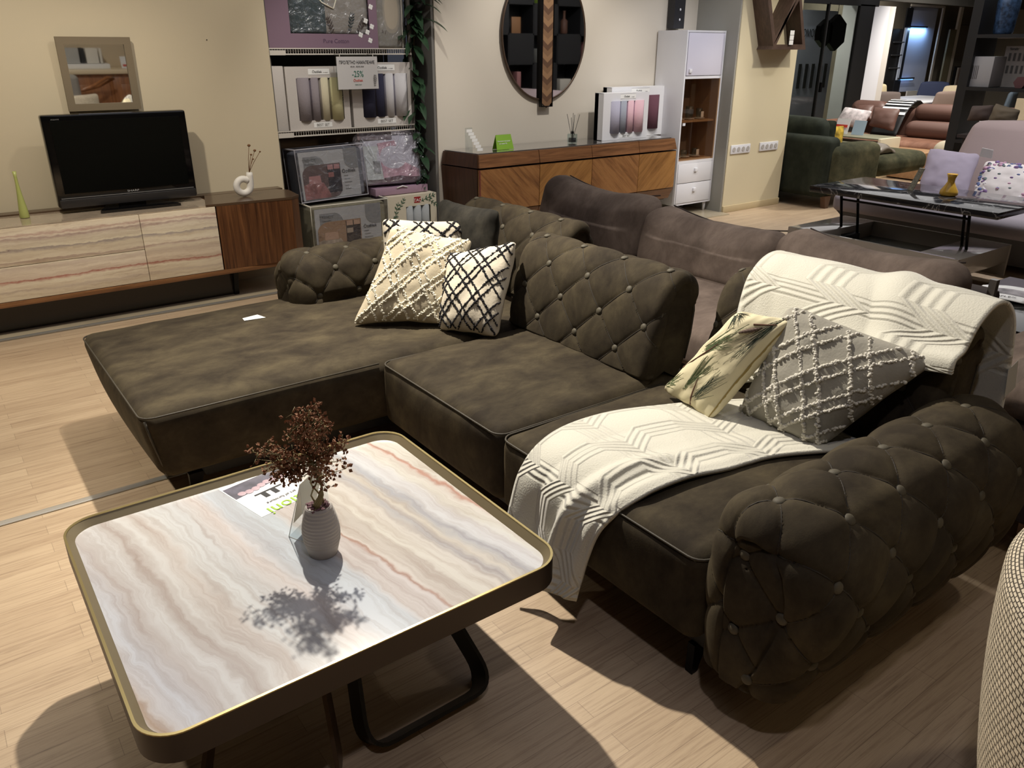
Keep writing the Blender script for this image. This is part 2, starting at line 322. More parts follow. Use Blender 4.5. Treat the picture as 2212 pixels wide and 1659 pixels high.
CREAMW = mat('cream_wall', (194, 182, 156), .85, bump=.04, bscale=90); SIDEW = mat('offwhite_wall', (206, 198, 184), .85, bump=.04, bscale=90)
SHADEDW = mat('shaded_wall_end', (112, 110, 106), .85); DARKW = mat('dark_wall', (52, 50, 46), .9); FARW = mat('far_wall', (132, 124, 110), .9)
# ---------------------------------------------------------------- setting
def struct(o): o['kind'] = 'structure'; return o
struct(obj('floor', [(-6, -4, 0), (26, -4, 0), (26, 16, 0), (-6, 16, 0)], [[0, 1, 2, 3]], floor_mat()))
struct(box('floor_tile_platform', -4, 6.78, 5.34, 5.99, 0, .012, mat('pale_tile', (176, 164, 140), .15, var=.08, vscale=2), None))
struct(box('trim_1', -4, 1.5, 3.055, 3.09, 0, .006, mat('aluminium_strip', (215, 212, 205), .3, .7), None, .003))
struct(box('trim_2', -4, 6.4, 5.315, 5.34, 0, .013, mat('grey_strip', (150, 148, 142), .35, .4), None, .003))
struct(box('ceiling', -6, 26, -4, 16, 3.3, 3.4, mat('dark_ceiling', (60, 58, 56), .9)))
struct(box('wall_left', -4, 2.17, 5.8, 6.02, 0, 3.3, CREAMW)); struct(box('wall_back', 3.64, 6.9, 6.0, 6.4, 0, 3.3, SIDEW))
struct(box('wall_recess', 2.0, 3.9, 7.4, 7.5, 0, 3.3, DARKW))
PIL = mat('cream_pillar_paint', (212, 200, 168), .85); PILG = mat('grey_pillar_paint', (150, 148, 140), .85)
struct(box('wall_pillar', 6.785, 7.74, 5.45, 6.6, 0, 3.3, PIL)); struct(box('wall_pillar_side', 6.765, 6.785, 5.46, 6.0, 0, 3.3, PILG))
struct(box('wall_back_end', 3.615, 3.64, 6.01, 6.4, 0, 3.3, SHADEDW))  # end face coloured grey to stand for its shadow
struct(box('baseboard_back', 6.785, 7.74, 5.432, 5.45, 0, .07, mat('cream_baseboard', (196, 178, 140), .6), None, .004))
struct(box('wall_far', 6.9, 26, 10.6, 10.8, 0, 3.3, FARW)); struct(box('wall_right', 22, 22.2, -4, 10.6, 0, 3.3, FARW)); struct(box('wall_front', -6, 9, -2.3, -2.2, 0, 3.3, mat('cream_wall_behind', (214, 196, 166), .85)))
struct(box('wall_front_right', 9, 24, -2.3, -2.2, 0, 3.3, FARW)); struct(box('wall_side', -4.1, -4, -3, 6, 0, 3.3, FARW))
# ---------------------------------------------------------------- tufted upholstery
BTN_N = [0]
def tuft(name, prof, spine, s0, s1, fr0, fr1, mp, mat_, parent, du=.115, dv=.118, ph=(0, 0), H=.03, wf=None, res=.0065, cap0=False, cap1=False, vlim=None, btn=True, capl=None):
    """prof: 2D profile (a,z) polyline; spine(a,z)->(a,z); swept from s0 to s1; mp(s,a,z)->xyz"""
    P = np.array(prof, float); seg = np.linalg.norm(np.diff(P, axis=0), axis=1); cum = np.concatenate([[0], np.cumsum(seg)]); Ltot = cum[-1]
    nv = int(Ltot/res); V = np.linspace(0, Ltot, nv+1); A = np.stack([np.interp(V, cum, P[:, 0]), np.interp(V, cum, P[:, 1])], 1)
    for _ in range(10): A[1:-1] = (A[:-2]+A[2:]+2*A[1:-1])/4
    S = np.array([spine(a, z) for a, z in A]); D = np.linalg.norm(A-S, axis=1)+1e-6
    rows = []   # (s, inset, cap k, arclength u)
    def end(se, R, cap, sgn):
        out = []; n = max(3, int(R*1.57/res)) if R > 0 else 0; base = se-sgn*R
        for i in range(1, n+1):
            th = math.pi/2*i/n; out.append((base+sgn*R*math.sin(th), R*(1-math.cos(th)), 0, base+sgn*R*th))
        if cap:
            m = max(4, int(float(np.median(D))/res))
            for i in range(1, m+1): out.append((se, R, i/m, base+sgn*(R*1.57+float(np.median(D))*i/m)))
        return out
    a = s0+fr0; b = s1-fr1; n = int((b-a)/res)
    rows = end(s0, fr0, cap0, -1)[::-1]+[(a+(b-a)*i/n, 0, 0, a+(b-a)*i/n) for i in range(n+1)]+end(s1, fr1, cap1, 1)
    G = np.zeros((len(rows), nv+1, 3)); Uu = np.zeros((len(rows), nv+1))
    for i, (s, ins, k, u) in enumerate(rows):
        f = np.minimum(.999, ins/D); f = f+(1-f)*k
        Q = A+(S-A)*f[:, None]; G[i, :, 0] = s; G[i, :, 1] = Q[:, 0]; G[i, :, 2] = Q[:, 1]; Uu[i] = u
    X = np.array([[mp(*G[i, j]) for j in range(nv+1)] for i in range(len(rows))])
    dU = np.gradient(X, axis=0); dV = np.gradient(X, axis=1); Nn = np.cross(dU, dV); Nn /= (np.linalg.norm(Nn, axis=2, keepdims=True)+1e-9)
    # outward orientation
    C = X.mean(axis=(0, 1)); mid = X.shape[0]//2; jj = X.shape[1]//2
    if np.dot(Nn[mid, jj], X[mid, jj]-np.array([C[0], C[1], C[2]-.15])) < 0: Nn = -Nn; flip = True
    else: flip = False
    p = (Uu-ph[0])/du; q = (V[None, :]-ph[1])/dv+0*Uu; s_ = (p+q)/2; t_ = (p-q)/2
    cs = np.abs(np.sin(np.pi*s_)); ct = np.abs(np.sin(np.pi*t_)); h = (cs*ct)**.24
    rs = s_-np.round(s_); rt = t_-np.round(t_); db = (rs**2+rt**2)*4*du*dv
    h = h - .3*np.exp(-db/(.026**2))
    if capl:
        for i, (s, ins, k, u) in enumerate(rows):
            if k > 0:
                pp = (G[i, :, 1]-capl[0])/capl[2]; qq = (G[i, :, 2]-capl[1])/capl[3]; s2 = (pp+qq)/2; t2 = (pp-qq)/2
                d2 = ((s2-np.round(s2))**2+(t2-np.round(t2))**2)*4*capl[2]*capl[3]
                h[i] = (np.abs(np.sin(np.pi*s2))*np.abs(np.sin(np.pi*t2)))**.24-.3*np.exp(-d2/(.026**2))
    w = np.ones_like(h) if wf is None else np.array([[wf(rows[i][0], rows[i][2], V[j], Ltot) for j in range(nv+1)] for i in range(len(rows))])
    X2 = X+Nn*((h*H+(-.0))*w)[:, :, None]
    nu = len(rows); vs = [tuple(v) for v in X2.reshape(-1, 3)]; W_ = nv+1
    fs = [([i*W_+j, (i+1)*W_+j, (i+1)*W_+j+1, i*W_+j+1] if not flip else [i*W_+j, i*W_+j+1, (i+1)*W_+j+1, (i+1)*W_+j]) for i in range(nu-1) for j in range(nv)]
    nf0 = len(fs); sm = MB(); nc = X2.shape[1]
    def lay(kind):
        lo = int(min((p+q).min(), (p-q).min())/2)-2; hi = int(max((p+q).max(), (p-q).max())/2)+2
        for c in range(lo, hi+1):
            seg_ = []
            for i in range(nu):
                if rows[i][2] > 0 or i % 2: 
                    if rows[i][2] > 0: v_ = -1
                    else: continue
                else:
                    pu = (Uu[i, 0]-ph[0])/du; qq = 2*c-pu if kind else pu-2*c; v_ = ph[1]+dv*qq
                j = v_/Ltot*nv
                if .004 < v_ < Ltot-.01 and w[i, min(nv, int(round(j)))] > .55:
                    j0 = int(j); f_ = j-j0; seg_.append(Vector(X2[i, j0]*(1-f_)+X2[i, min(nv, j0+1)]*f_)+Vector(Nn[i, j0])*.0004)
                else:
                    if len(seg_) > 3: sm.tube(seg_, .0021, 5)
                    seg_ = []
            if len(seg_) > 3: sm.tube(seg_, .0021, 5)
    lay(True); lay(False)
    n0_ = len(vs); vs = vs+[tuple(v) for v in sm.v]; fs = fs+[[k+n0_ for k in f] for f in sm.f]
    o = obj(name, vs, fs, mat_, parent, True); o.data.materials.append(CREASE_SHADE)  # dark tubes laid along the creases stand in for their shade
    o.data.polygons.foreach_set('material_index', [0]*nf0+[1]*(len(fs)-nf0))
    if btn:
        umin, umax = Uu[:, 0].min(), Uu[:, 0].max()
        for i in range(int((umin-ph[0])/du)-3, int((umax-ph[0])/du)+4):
            for j in range(-2, int(Ltot/dv)+3):
                if (i+j) % 2: continue
                u = ph[0]+i*du; v = ph[1]+j*dv
                if not (umin+.02 < u < umax-.02) or not (.03 < v < Ltot-.03): continue
                if vlim and not (vlim[0] < v < vlim[1]): continue
                ii = int(np.argmin(np.abs(Uu[:, 0]-u))); kk = int(round(v/Ltot*nv))
                if w[ii, kk] < .6 or rows[ii][2] > .5 or (capl and (rows[ii][2] > 0 or rows[ii][0] < s0+.012)): continue
                c = Vector(X2[ii, kk]); nn = Vector(Nn[ii, kk]); q_ = nn.to_track_quat('Z', 'Y').to_matrix()
                bm = MB().ball((0, 0, 0), .0155, (1, 1, .5), 12); bm.v = [c+nn*.0065+q_ @ x for x in bm.v]
                bm.build('button', BUTTON, o, True); BTN_N[0] += 1
        if capl:
            sf = s0 - 0.0
            for (a_, z_) in capl[4]:
                best = min(((abs(G[i, j, 1]-a_)+abs(G[i, j, 2]-z_), i, j) for i in range(nu) if rows[i][2] > 0 and rows[i][0] < s0+.001 for j in range(0, nv+1, 2)), default=None)
                if best is None: continue
                c = Vector(X2[best[1], best[2]]); nn = Vector(mp(s0-1, 0, 0))-Vector(mp(s0, 0, 0)); q_ = nn.to_track_quat('Z', 'Y').to_matrix()
                bm = MB().ball((0, 0, 0), .0155, (1, 1, .5), 12); bm.v = [c+nn*.0065+q_ @ x for x in bm.v]; bm.build('button', BUTTON, o, True)
    return o
# ---------------------------------------------------------------- sofa
sofa = thing('corner_sofa', 'olive green velvet corner sofa with button-tufted arms and backs and a chaise', 'sofa', (1.4, 2.3, 0))
def chwarp(P):
    x, y, z = P
    t = max(0, (.43-z)/.27)
    if x < .9: x += .045*t*(1-(x-.42)/.5)
    if y > 3.2 and x < 1.32: y -= .03*t
    return (x, y, z+.012*math.exp(-((x-1.32)**2+(y-3.6)**2)/.02))
softbox('chaise_seat', .415, 2.28, 2.715, 3.80, .165, .435, .05, OLIVE, sofa, .02, chwarp, 14, 5, .006)
softbox('seat_cushion', 1.335, 2.28, 1.885, 2.71, .165, .44, .045, OLIVE, sofa, .02, None, 12, 5, .005)
softbox('seat_cushion', 1.335, 2.28, 1.02, 1.88, .165, .44, .045, OLIVE, sofa, .02, None, 12, 5, .005)
box('base_frame', .62, 2.32, 2.8, 3.72, .10, .168, BLACKM, sofa, .01); box('base_frame', 1.42, 2.32, .95, 2.82, .10, .168, BLACKM, sofa, .01)
def piping(pts, par=sofa, r=.0035): MB().tube(pts, r, 6).build('piping', PIPE, par, True)
def rr(x0, x1, y0, y1, z, r=.05, n=5):
    out = []
    for cx, cy, a0 in ((x1-r, y1-r, 0), (x0+r, y1-r, 90), (x0+r, y0+r, 180), (x1-r, y0+r, 270)):
        for i in range(n+1):
            a = math.radians(a0+90*i/n); out.append((cx+r*math.cos(a), cy+r*math.sin(a), z))
    return out
piping([(1.28, 3.795, .419)]+[p for p in rr(.421, 1.5, 2.719, 3.797, .42)[6:18]]+[(1.33, 2.713, .424)])
piping([(.427+.045*.5, 2.735, .30), (.432, 2.727, .41)]); piping([(.475, 2.735, .18), (.45, 2.722, .30), (.435, 2.728, .41)], r=.003)
for y0, y1 in ((1.885, 2.71), (1.02, 1.88)): piping([(2.1, y1-.002, .425)]+rr(1.338, 2.3, y0+.002, y1-.002, .427, .045)[6:18]+[(2.1, y0+.002, .425)])
# arms: profile from the inner foot up and over to the outer foot
def arm(ya, sg, top, phx):
    # a: distance outwards from the inner face
    prof = [(.015, .16), (.0, .30), (-.005, .42), (.0, .52), (.03, .60), (.085, .645), (.16, .655), (.24, .625), (.295, .56), (.315, .47), (.30, .36), (.27, .26), (.225, .165)]
    prof = [(a*1.0, z if z < .3 else .3+(z-.3)*top) for a, z in prof]
    sp = lambda a, z: (.125, min(max(z, .162), .50))
    wf = lambda s, k, v, L: (min(1, max(0, (v-.30)/.05)) if k == 0 and s > 1.45 else 1) if k == 0 else (min(1, .25+k*5) if s < 2 else 0)
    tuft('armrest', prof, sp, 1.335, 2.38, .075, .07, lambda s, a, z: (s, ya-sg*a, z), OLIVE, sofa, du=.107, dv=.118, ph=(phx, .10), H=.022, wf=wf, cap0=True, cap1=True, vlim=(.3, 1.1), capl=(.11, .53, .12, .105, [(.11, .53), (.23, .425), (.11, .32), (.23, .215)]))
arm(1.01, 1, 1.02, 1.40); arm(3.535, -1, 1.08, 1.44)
BP = [(.0, .43), (.015, .52), (.035, .62), (.06, .72), (.095, .79), (.15, .838), (.205, .832), (.245, .79), (.26, .70), (.25, .60), (.225, .50), (.185, .42)]
def back(x0, y0, y1, ph, zs=1.0):
    prof = [(x0+a, z) for a, z in BP]; sp = lambda a, z: (x0+.10+(z-.43)*.15, min(max(z, .47), .76))
    prof = prof[::-1]
    wf = lambda s, k, v, L: (1 if (L-v) > .02 and v > .30 else 0)*(1 if k == 0 else max(0, 1-k*8))*min(1, max(0, (v-.28)/.06))
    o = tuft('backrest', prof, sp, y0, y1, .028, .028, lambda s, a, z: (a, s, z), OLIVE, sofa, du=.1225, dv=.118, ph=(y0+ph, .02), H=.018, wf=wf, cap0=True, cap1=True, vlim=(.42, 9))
    # flat upholstered end panels with a seam line
    for ys, yy in ((y0, y0-.001), (y1, y1+.001)):
        pn = [(x0+.10+(a-.10)*.86, .47+(z-.47)*.955) for a, z in BP[1:-1]]
        MB().tube([(a, yy, z) for a, z in pn], .0035, 6).build('piping', PIPE, o, True)
    return o
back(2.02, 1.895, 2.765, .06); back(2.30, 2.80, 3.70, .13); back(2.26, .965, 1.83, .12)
for p in ((1.46, 1.08), (2.2, 1.08), (2.2, 3.6), (1.46, 3.6), (.62, 2.86), (.62, 3.62), (1.46, 2.6)):
    MB().prism([(p[0]-.05, .101), (p[0]+.01, .101), (p[0]-.03, .002), (p[0]-.05, .002)], 1, p[1]-.012, p[1]+.012).build('leg', BLACK, sofa)
# ---------------------------------------------------------------- cushions
def pillow(name, c4, th, m, parent=None, n=34, pinch=.06, wr=.006, seed=0, pw=2.6):
    TL, TR, BR, BL = map(Vector, c4); nn = ((TR-TL)+(BR-BL)).cross((BL-TL)+(BR-TR)).normalized()
    size = ((TR-TL).length+(BL-TL).length)/2
    def ev(x, y, s):
        k = pinch; X = x*(1-k*(1-y*y)*abs(x)); Y = y*(1-k*(1-x*x)*abs(y)); q = 1-.075*(x*y)**8; X *= q; Y *= q; a = (X+1)/2; b = (Y+1)/2
        p = (BL*(1-a)+BR*a)*(1-b)+(TL*(1-a)+TR*a)*b
        e = max(0, 1-abs(x)**pw)**.55*max(0, 1-abs(y)**pw)**.55
        w = noise.noise(Vector((x*2.2+seed, y*2.2, s*3+seed)))*wr*2+noise.noise(Vector((x*6+seed, y*6, s*3)))*wr
        ed = (1-e)*noise.noise(Vector((x*3+seed*2, y*3, 5)))*wr*3
        return p-nn*s*(th/2*e+w*e)+nn*ed
    vs = []; fs = []; uv = []; w = n+1
    g = [math.sin(math.pi/2*(-1+2*i/n)) for i in range(n+1)]
    for s in (1, -1):
        for i in range(w):
            for j in range(w): vs.append(ev(g[i], g[j], s)); uv.append(((g[i]+1)/2, (g[j]+1)/2))
    for i in range(n):
        for j in range(n):
            q = [i*w+j, (i+1)*w+j, (i+1)*w+j+1, i*w+j+1]; fs.append(q[::-1] if False else q); fs.append([x+w*w for x in q][::-1])
    # weld rims
    rim = {}
    for i in range(w):
        for j in range(w):
            if i in (0, n) or j in (0, n): rim[i*w+j+w*w] = i*w+j
    fs = [[rim.get(x, x) for x in f] for f in fs]
    o = obj(name, vs, fs, m, parent, True, uv); return o, ev, nn
def tufts(name, ev, lines, m, parent, step=.022, r=.0045, side=1, jit=.0035, sc=(1, 1, 1)):
    mb = MB(); rnd = random.Random(3)
    for (x0, y0, x1, y1) in lines:
        L = math.hypot(x1-x0, y1-y0); n = max(1, int(L/step*2))
        for i in range(n+1):
            t = i/n; x = x0+(x1-x0)*t+rnd.uniform(-.007, .007); y = y0+(y1-y0)*t+rnd.uniform(-.007, .007)
            if abs(x) > .985 or abs(y) > .985: continue
            a = ev(x, y, side); b = ev(x*.98, y*.98, 0); q = r*rnd.uniform(.7, 1.35)
            d = Vector([rnd.uniform(-1, 1) for _ in range(3)])*jit
            mb.ball(a+d, q, (rnd.uniform(.8, 1.5), rnd.uniform(.8, 1.3), rnd.uniform(.7, 1.2)), 5)
    o = mb.build(name, m, parent, True); o['kind'] = 'stuff'; return o
def diamonds(pitch=.62, gap=.17, sl=1.0, cells=True):
    out = []
    def clip(m, c):
        pts = []
        for x in (-.97, .97):
            y = m*x+c
            if -.97 <= y <= .97: pts.append((x, y))
        for y in (-.97, .97):
            x = (y-c)/m
            if -.97 < x < .97: pts.append((x, y))
        if len(pts) >= 2: out.append((*pts[0], *pts[1]))
    k = -3
    while k <= 3:
        for g in (-gap/2, gap/2):
            clip(sl, k*pitch+g+.1); clip(-sl, k*pitch+g+.05)
        k += 1
    return out
BEIGE = mat('beige_chenille', (190, 178, 152), .9, bump=.25, bscale=120, sheen=.3, var=.05, vscale=8); IVORY = mat('ivory_tuft', (232, 226, 206), .95, sheen=.3)
LTGREY = mat('grey_chenille', (150, 146, 134), .9, bump=.3, bscale=120, sheen=.3, var=.06, vscale=8); LTTUFT = mat('pale_tuft', (206, 202, 190), .95)
NATUR = mat('natural_linen', (202, 192, 172), .9, bump=.3, bscale=90, sheen=.2, var=.05, vscale=10); BLKT = mat('black_yarn', (26, 24, 28), .9)
c, ev, nn = pillow('cushion', [(1.66, 3.16, .885), (2.04, 3.06, .775), (1.75, 2.86, .462), (1.40, 3.12, .455)], .17, BEIGE, None, seed=1, pinch=.10)
setp(c, 'beige cushion with raised ivory diamond pattern leaning in the sofa corner', 'cushion'); tufts('raised_pattern', ev, diamonds(.74, .22, 1.15), IVORY, c, r=.0042)
c, ev, nn = pillow('cushion', [(1.93, 2.84, .83), (2.03, 2.68, .825), (1.80, 2.62, .46), (1.72, 2.86, .47)], .15, NATUR, None, seed=2, pinch=.05)
bpy.data.objects.remove(c)
bwc = [(1.86, 3.02, .74), (2.06, 2.74, .83), (1.84, 2.60, .455), (1.70, 2.86, .45)]
c, ev, nn = pillow('cushion', bwc, .16, NATUR, None, seed=2, pinch=.06)
setp(c, 'cream cushion with black stitched diamonds standing between chaise and tufted back', 'cushion'); tufts('stitched_pattern', ev, diamonds(.72, .22, .95), BLKT, c, r=.0036, jit=.002)
c, ev, nn = pillow('cushion', [(1.78, 3.50, .84), (2.18, 3.36, .80), (2.15, 3.30, .47), (1.72, 3.42, .47)], .15, NATUR, None, seed=4, pinch=.07)
setp(c, 'cream cushion with black looped diamonds half hidden behind the beige cushion', 'cushion'); tufts('stitched_pattern', ev, diamonds(.8, .26, 1.0), BLKT, c, r=.0045, jit=.002)
c, ev, nn = pillow('cushion', [(2.20, 3.62, .88), (2.24, 3.13, .885), (2.20, 3.13, .46), (2.12, 3.58, .46)], .15, velvet('charcoal_velvet', (34, 33, 30), (62, 59, 52), .5, 5), None, seed=5, pinch=.08)
setp(c, 'plain charcoal velvet cushion leaning on the rear tufted back', 'cushion')
# pine cushion with printed sprigs
PINE = mat('cream_print_cloth', (214, 204, 168), .75, sheen=.15); PINEB = mat('ochre_back_cloth', (150, 130, 76), .8)
pc = [(2.07, 1.555, .825), (2.17, 1.375, .81), (1.90, 1.50, .465), (1.965, 1.765, .47)]
c, ev, nn = pillow('cushion', [(2.04, 1.53, .825), (2.14, 1.36, .82), (1.93, 1.50, .462), (1.965, 1.765, .475)], .12, PINE, None, seed=6, pinch=.05)
setp(c, 'cream cushion printed with green pine sprigs and a cone, ochre along its edge', 'cushion')
def needles(cx, cy, ang, n, L, spread, m, nm='needle_print', back=None):
    mb = MB(); rnd = random.Random(int(cx*100+cy*37))
    for i in range(n):
        a = ang+rnd.uniform(-spread, spread); l = L*rnd.uniform(.6, 1.1); sx = cx+rnd.uniform(-.05, .05)-math.cos(ang)*rnd.uniform(0, .3); sy = cy+rnd.uniform(-.03, .03)-math.sin(ang)*rnd.uniform(0, .3)
        pts = []
        for k in range(5):
            t = k/4; x = sx+math.cos(a)*l*t; y = sy+math.sin(a)*l*t*(1)
            x = max(-.96, min(.96, x)); y = max(-.96, min(.96, y)); pts.append(ev(x, y, 1)+(-nn)*.0008)
        mb.tube(pts, [.0007, .0007, .0006, .0005, .0003], 3)
    o = mb.build(nm, m, back); return o
DKG = mat('pine_green_print', (98, 112, 76), .8); OLG = mat('dark_green_print', (70, 80, 66), .8); BRN = mat('brown_print', (92, 60, 44), .8)
needles(-.25, -.45, 1.5, 36, .6, .5, DKG, 'needle_print', c); needles(.25, -.6, 1.0, 28, .6, .5, OLG, 'needle_print', c); needles(-.55, .25, .6, 36, .7, .5, DKG, 'needle_print', c); needles(.5, .75, -1.9, 34, .75, .45, OLG, 'needle_print', c); needles(-.8, -.7, .6, 26, .35, .7, DKG, 'needle_print', c); needles(-.7, .85, -.5, 26, .4, .6, OLG, 'needle_print', c)
mb = MB()
for a, b in (((-.9, -.35), (-.3, .45)), ((.15, -.95), (-.1, -.4)), ((.0, .8), (.6, .85))): mb = MB(); mb.tube([ev(a[0]+(b[0]-a[0])*t, a[1]+(b[1]-a[1])*t, 1)-nn*.001 for t in (0, .25, .5, .75, 1)], [.003, .0028, .0025, .002, .0015], 5); mb.build('twig_print', BRN, c)
mb = MB(); p_ = ev(.05, .62, 1)
for k in range(9):
    t = k/8; rr_ = .022*math.sin(math.pi*(.12+.8*t)); mb.ball(ev(-.12+.42*t, .6+.16*t, 1)-nn*.001, rr_*.55, (1, 1, .6), 7)
mb.build('cone_print', mat('cone_brown', (88, 70, 60), .8), c, True)
es = [ev(1, -1+2*i/16, 0) for i in range(17)]
def ebk(u, v):
    y = -1+2*u; a = ev(.86, y*.98, 1)-nn*.002; b = ev(1.0, y, 0)-nn*.0; cc = ev(.8, y*.98, -1)+nn*.002
    return (a*(1-v)**2+b*2*v*(1-v)*1.0+cc*v*v)+(b-(a+cc)/2)*(2*v*(1-v))*.35
surf('ochre_edge_panel', ebk, 24, 8, PINEB, c)
gc = [(2.20, 1.375, .845), (2.22, .955, .795), (2.06, 1.16, .455), (2.10, 1.50, .44)]
c, ev, nn = pillow('cushion', [(2.14, 1.42, .86), (2.27, .97, .775), (2.06, 1.18, .455), (2.06, 1.50, .46)], .19, LTGREY, None, seed=8, pinch=.05)
setp(c, 'large grey cushion with raised pale diamond bands leaning against the draped back', 'cushion'); tufts('raised_pattern', ev, diamonds(.98, .34, 1.25), LTTUFT, c, r=.0046)
# ---------------------------------------------------------------- throws
def throw_mat():
    m, nt, p = NM('cream_fleece'); N = nt.nodes; L = nt.links; tc = N.new('ShaderNodeTexCoord'); sp = N.new('ShaderNodeSeparateXYZ'); L.new(tc.outputs['UV'], sp.inputs[0])
    def mth(op, a, b=None, c=None):
        q = N.new('ShaderNodeMath'); q.operation = op
        for i, v in enumerate((a, b, c)):
            if v is None: continue
            if isinstance(v, (int, float)): q.inputs[i].default_value = v
            else: L.new(v, q.inputs[i])
        return q.outputs[0]
    u = mth('MULTIPLY', sp.outputs[0], 4.2); v = mth('MULTIPLY', sp.outputs[1], 2.4)
    tri = mth('PINGPONG', u, .5)
    q = mth('ADD', v, mth('MULTIPLY', mth('MINIMUM', tri, .3), 1.2))
    ph = mth('FRACT', q); line = mth('SINE', mth('MULTIPLY', ph, 6.283*8)); line = mth('MULTIPLY_ADD', line, .5, .5)
    mask = mth('LESS_THAN', ph, .45); r2 = mth('FRACT', mth('ADD', u, .25)); vert = mth('MULTIPLY_ADD', mth('SINE', mth('MULTIPLY', r2, 6.283*11)), .5, .5)
    m2 = mth('MULTIPLY', mth('GREATER_THAN', ph, .45), mth('LESS_THAN', mth('ABSOLUTE', mth('SUBTRACT', r2, .3)), .16))
    h = mth('ADD', mth('MULTIPLY', line, mask), mth('MULTIPLY', vert, m2))
    nz = N.new('ShaderNodeTexNoise'); nz.inputs['Scale'].default_value = 190; L.new(tc.outputs['Object'], nz.inputs['Vector']); h = mth('MULTIPLY_ADD', nz.outputs['Fac'], .35, h)
    b = N.new('ShaderNodeBump'); b.inputs['Strength'].default_value = .75; b.inputs['Distance'].default_value = .006; L.new(h, b.inputs['Height']); L.new(b.outputs[0], p.inputs['Normal'])
    p.inputs['Base Color'].default_value = lin((206, 203, 188)); p.inputs['Roughness'].default_value = .95; p.inputs['Sheen Weight'].default_value = .4; p.inputs['Subsurface Weight'].default_value = .0
    return m
FLEECE = throw_mat()
def cr(pts, t):
    n = len(pts)-1; x = min(max(t, 0), .99999)*n; i = int(x); f = x-i; P = [Vector(pts[max(0, min(n, i+k))]) for k in (-1, 0, 1, 2)]
    return .5*((2*P[1])+(-P[0]+P[2])*f+(2*P[0]-5*P[1]+4*P[2]-P[3])*f*f+(-P[0]+3*P[1]-3*P[2]+P[3])*f**3)
FE = [(2.22, 1.50, .47), (2.05, 1.60, .468), (1.90, 1.67, .47), (1.72, 1.735, .472), (1.53, 1.745, .474), (1.385, 1.72, .466), (1.305, 1.71, .41), (1.275, 1.70, .30), (1.25, 1.68, .18)]
NE = [(2.18, 1.08, .47), (2.02, 1.16, .468), (1.86, 1.23, .468), (1.70, 1.25, .470), (1.56, 1.275, .472), (1.40, 1.29, .464), (1.305, 1.33, .40), (1.285, 1.36, .28), (1.27, 1.37, .135)]
def thr1(u, v):
    a = cr(FE, u); b = cr(NE, u); p = a*(1-v)+b*v; e = math.sin(math.pi*v)
    f = .010*math.sin(v*9+u*5)*e+.016*noise.noise(Vector((u*3, v*4, 1)))+.012*math.exp(-((v-.93)/.05)**2)
    n = Vector((0, 0, 1)) if u < .6 else Vector((-1, 0, .15)).lerp(Vector((0, 0, 1)), max(0, 1-(u-.6)/.15))
    fold = .028*math.exp(-((v-.62-.25*(1-u))/.07)**2)*max(0, min(1, (u-.3)*4))
    hang = max(0, (u-.74)/.26)
    p = p+n*(abs(f)*.8+fold+.004)+Vector((-.03*math.cos(v*7+.8)*hang-.02*hang, 0, -.07*hang*math.sin(math.pi*min(1, v*1.15))*.4))
    return p
t = surf('throw_blanket', thr1, 110, 60, FLEECE, None, .012)
setp(t, 'cream fleece throw spread over the sofa seat and hanging down its front', 'blanket')
def thr2(u, v):
    # u along the drape (front flap -> over the top -> down behind), v from far (Y 1.70) to near (Y .95)
    Y = 1.68+(.925-1.68)*v
    fl = .30*(1-v)**1.4+.03; x0 = 2.26
    path = [(x0-.015+.01, .80-fl-.02), (x0+.0, .80-fl*.6), (x0+.045, .80), (x0+.09, .865), (x0+.16, .905), (x0+.235, .90), (x0+.30, .845), (x0+.335, .74), (x0+.35, .60), (x0+.36, .45), (x0+.36, .33)]
    p = cr([(a, Y, z) for a, z in path], u)
    fold = .022*max(0, math.sin((v*3.2+u*1.1)*math.pi*1.0))**3*(1 if v > .35 else v/.35)+.012*noise.noise(Vector((u*3, v*3, 7)))
    nrm = Vector((math.cos(math.pi*(1-min(1, u*1.15))), 0, math.sin(math.pi*min(1, u*1.15)))); return p+nrm*(abs(fold)+.006)+Vector((0, -.05*max(0, u-.55)*v+.03*math.sin(u*5)*(1-v), 0))
t = surf('throw_blanket', thr2, 80, 60, FLEECE, None, .012)
setp(t, 'cream fleece throw draped over the top of the near sofa back', 'blanket')
MB().quadslab((2.60, .915, .68), (2.66, .915, .70), (2.665, .905, .61), (2.60, .905, .59), .001).build('care_tag', mat('pale_tag', (190, 190, 182), .7), t)
MB().quadslab((2.66, .912, .705), (2.71, .912, .70), (2.715, .905, .63), (2.665, .905, .62), .001).build('care_tag', ACRYL, t)
o = MB().quadslab(B(522, 681, z=.452), B(555, 674, z=.452), B(588, 684, z=.452), B(535, 690, z=.452), .001).quadslab(B(524, 688, z=.456), B(556, 680, z=.456), B(574, 686, z=.458), B(528, 693, z=.458), .001).build('price_card', WHITEP)
setp(o, 'folded white price card lying on the chaise seat', 'card')
